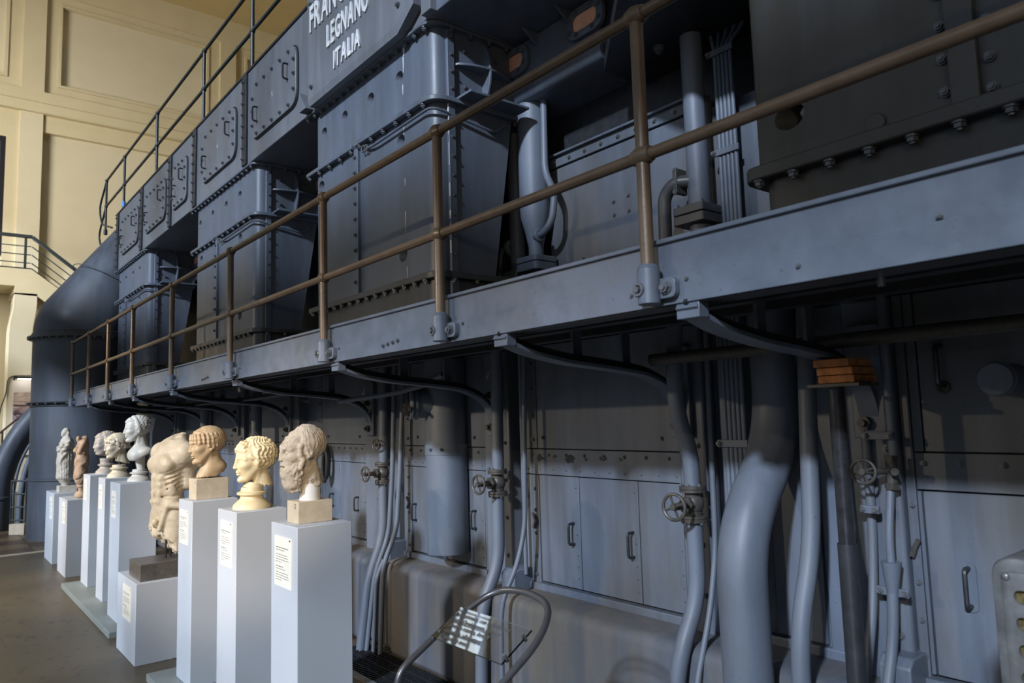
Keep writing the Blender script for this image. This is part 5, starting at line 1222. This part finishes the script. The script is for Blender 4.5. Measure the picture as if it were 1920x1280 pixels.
socle(t, (1.49, 7.75, 1.14), .098, .115, 'st_cream'); MB().tube([(1.495, 7.75, 1.25), (1.495, 7.75, 1.33)], .012, 10).build('mounting_pin', 'dark_steel', t)
# --- 3 greyish curly head
t = thing('curly_head', 'greyish marble youth head with tight curls, on round moulded socle', 'sculpture', (1.52, 8.60, 1.135))
M['st_grey'] = stone('grey_brown_marble', (.47, .42, .37), (.33, .275, .225), .55, .2, .55, .15, 90)
S = SDF((-.75, -.55, -.8), (.75, .55, .75), 1/44)
head_sdf(S, 'curl', .96, True, (-.17, -.55), seed=5)
S.plane_cut((-.1, 0, -.5), (.2, 0, -1), .02, 4)
place(S.mesh('head'), 'st_grey', t, 'head', (1.522, 8.60, 1.435), .250, PI, R(0))
socle(t, (1.535, 8.60, 1.135), .098, .125, 'st_grey', top=.06); MB().tube([(1.54, 8.6, 1.27), (1.54, 8.6, 1.34)], .012, 10).build('mounting_pin', 'dark_steel', t)
# --- 6 headless male torso on pins over a granite slab
t = thing('male_torso', 'headless armless nude male torso in cream marble, mounted on pins', 'sculpture', (1.47, 5.85, .54))
M['st_torso'] = stone('ivory_marble', (.63, .545, .42), (.48, .39, .265), .55, .25, .5, .12, 70)
S = SDF((-.24, -.28, -.50), (.24, .30, .48), 1/190)   # +x = chest direction, metres, centre of torso
S.cap((-.01, .172, .27), (-.155, .195, .185), .058, .050, .03); S.plane_cut((-.132, .2, .20), (-.75, .25, -.62), .012, 5)   # near arm drawn back, broken off
S.ell((.015, 0, .20), (.105, .150, .165), .05); S.ell((.03, 0, .02), (.088, .122, .16), .06); S.ell((.01, 0, -.13), (.104, .138, .12), .06)
for sgn in (-1, 1):
    S.ell((-.06, sgn*.062, -.165), (.072, .075, .085), .05)                   # buttocks
    S.ell((.082, sgn*.066, .195), (.052, .078, .066), .03)                    # chest
    S.cap((-.04, sgn*.02, .355), (-.015, sgn*.145, .285), .062, .062, .05)    # sloping shoulders
    S.ell((-.01, sgn*.168, .27), (.066, .055, .075), .04)
    S.cap((.100, sgn*.030, .11), (.108, sgn*.030, -.06), .020, .020, .03)
    for z in (.10, .05, -.005): S.ell((.112, sgn*.034, z), (.014, .028, .022), .02)
    S.ell((.045, sgn*.112, -.075), (.05, .032, .03), .03)
S.cap((-.04, 0, .33), (-.045, 0, .41), .062, .055, .05)
S.cap((-.01, -.165, .27), (-.08, -.19, .22), .056, .05, .03)
S.cap((-.075, .11, .05), (-.06, .12, .22), .05, .05, .05)                      # back muscle below the arm pit
for i in range(5):
    z = .125-.031*i; S.cap((.098-.008*i, .085, z-.012), (.0-.004*i, .150-.006*i, z+.030), .0065, .0065, .018, True)
for p0, p1 in (((.135, .02, .122), (.10, .125, .135)), ((.10, .125, .135), (.03, .175, .185)), ((.118, .0, -.035), (.075, .115, -.035)), ((.075, .115, -.035), (-.05, .130, -.02)),
               ((.125, .0, -.205), (.10, .09, -.125)), ((.10, .09, -.125), (.02, .15, -.085)), ((.02, .15, -.085), (-.05, .145, -.06)), ((.128, 0, .15), (.120, 0, -.05))): S.cap(p0, p1, .006, .006, .016, True)
S.cap((.0, .072, -.20), (.02, .078, -.44), .092, .078, .04)                    # near thigh
S.cap((.02, -.07, -.20), (.055, -.075, -.33), .085, .075, .05)                 # far thigh
S.cap((.085, .115, -.095), (.02, .165, -.10), .020, .026, .015); S.ell((.0, .172, -.105), (.028, .024, .030), .012)   # remains of a hand on the hip
S.cap((.09, .105, -.10), (.115, .06, -.26), .016, .02, .02); S.ell((.118, .0, -.215), (.022, .024, .03), .012); S.ell((.112, .0, -.245), (.018, .02, .02), .01)
S.plane_cut((-.045, 0, .405), (.45, .0, 1), .012, 3)
S.plane_cut((.122, .08, -.285), (.79, -.12, -.60), .022, 6); S.plane_cut((.03, .08, -.45), (.1, 0, -1), .02, 8)
S.warp(lambda x, y, z: .0012*vnoise(x, y, z, .02, 2))
place(S.mesh('torso'), 'st_torso', t, 'torso', (1.475, 5.86, 1.128), 1.0, PI+R(16), R(0))
for x, y in ((1.43, 5.80), (1.47, 5.83)): MB().tube([(x, y, .66), (x, y, .80)], .007, 10).build('mounting_pin', 'black', t)
MB().box(1.235, 1.56, 5.66, 6.0, .54, .655).build('granite_slab', 'granite', t, .003)
# --- 2 small reddish statue
t = thing('small_statue', 'small reddish marble statue of a draped figure without head', 'sculpture', (1.47, 9.6, .825))
M['st_red'] = stone('reddish_marble', (.55, .41, .29), (.42, .26, .17), .5, .22, .6, .15, 70)
S = SDF((-.13, -.14, -.02), (.13, .14, .72), 1/150)
S.cap((.0, 0, .60), (.01, .02, .40), .055, .058, .04); S.cap((.01, .02, .42), (.02, .03, .24), .062, .058, .05); S.cap((.02, .03, .26), (.0, .0, .05), .055, .03, .05)
S.cap((-.02, -.03, .66), (.0, .0, .58), .035, .05, .03); S.cap((.0, -.07, .62), (.06, -.05, .53), .028, .024, .02); S.cap((.06, -.05, .53), (.055, .03, .58), .022, .02, .02); S.cap((.0, .07, .62), (.045, .06, .52), .028, .022, .02)
S.ell((.05, .0, .66), (.022, .022, .035), .02)
for i in range(9):
    a = -1.6+.4*i; S.cap((.055*math.cos(a), .06*math.sin(a), .50), (.045*math.cos(a)+.01, .05*math.sin(a)+.01, .22), .011, .010, .012)
S.ell((.0, .0, .03), (.065, .06, .04), .03); S.ell((.04, -.02, .04), (.03, .02, .03), .02)
S.warp(lambda x, y, z: .006*np.sin(z*45+vnoise(x, y, z, .05, 1)*4+x*60+y*90)*sstep(.6, .45, z)*sstep(.05, .15, z)+.002*vnoise(x, y, z, .02, 3))
place(S.mesh('figure'), 'st_red', t, 'figure', (1.475, 9.6, .825), 1.0, PI)
# --- 1 draped statue with raised arm across the chest
t = thing('draped_statue', 'small pale stone statue of a draped bearded man, farthest of the sculptures', 'sculpture', (1.48, 10.72, .83))
M['st_pale'] = stone('pale_grey_marble', (.62, .58, .51), (.47, .42, .35), .55, .2, .6, .12, 70)
S = SDF((-.15, -.15, -.01), (.15, .15, .74), 1/190)
S.ell((.008, 0, .672), (.042, .037, .046), .01); S.ell((.03, 0, .655), (.026, .028, .038), .012); S.ell((.045, 0, .632), (.02, .022, .026), .012); S.cap((.050, 0, .675), (.058, 0, .655), .006, .008, .008)
for sgn in (-1, 1): S.ell((.051, sgn*.016, .673), (.008, .011, .006), .006, None, True); S.ell((-.008, sgn*.034, .645), (.018, .014, .026), .01)
S.cap((.0, 0, .64), (-.005, 0, .57), .026, .032, .02)
S.ell((-.005, 0, .53), (.058, .095, .075), .04); S.cap((.0, 0, .50), (.01, 0, .30), .078, .082, .05); S.cap((.01, 0, .30), (.012, .0, .13), .086, .080, .05); S.cap((.012, 0, .13), (-.005, .0, .01), .078, .045, .04)
S.cap((.0, -.09, .54), (.03, -.095, .44), .034, .03, .02); S.cap((.03, -.095, .44), (.085, -.01, .455), .028, .022, .02); S.cap((.0, .09, .54), (.04, .08, .45), .034, .03, .02)
S.cap((.04, .08, .45), (.09, .02, .44), .026, .022, .02); rope(S, [(-.05, -.08, .50), (.05, -.09, .46), (.085, .0, .46), (.06, .085, .50)], .022, .004, 16, .012, 2)
for i in range(13):
    a = -1.9+.32*i+.06*math.sin(i*5); S.cap((.088*math.cos(a), .090*math.sin(a), .42), (.084*math.cos(a+.15)+.008, .086*math.sin(a+.15), .10), .009, .011, .012)
rope(S, [(-.03, .075, .43), (.06, .085, .38), (.08, .06, .28)], .015, .004, 12, .012, 6)
S.warp(lambda x, y, z: .0035*np.sin(y*60-z*120+2*vnoise(x, y, z, .06, 4))*sstep(.34, .42, z)*sstep(.60, .55, z)+.003*vnoise(x, y, z, .025, 2)*sstep(.6, .5, z))
place(S.mesh('figure'), 'st_pale', t, 'figure', (1.465, 10.72, .90), 1.0, PI+R(8))
MB().box(1.385, 1.58, 10.62, 10.83, .83, .905).build('stone_base', M['st_pale'], t, .003)
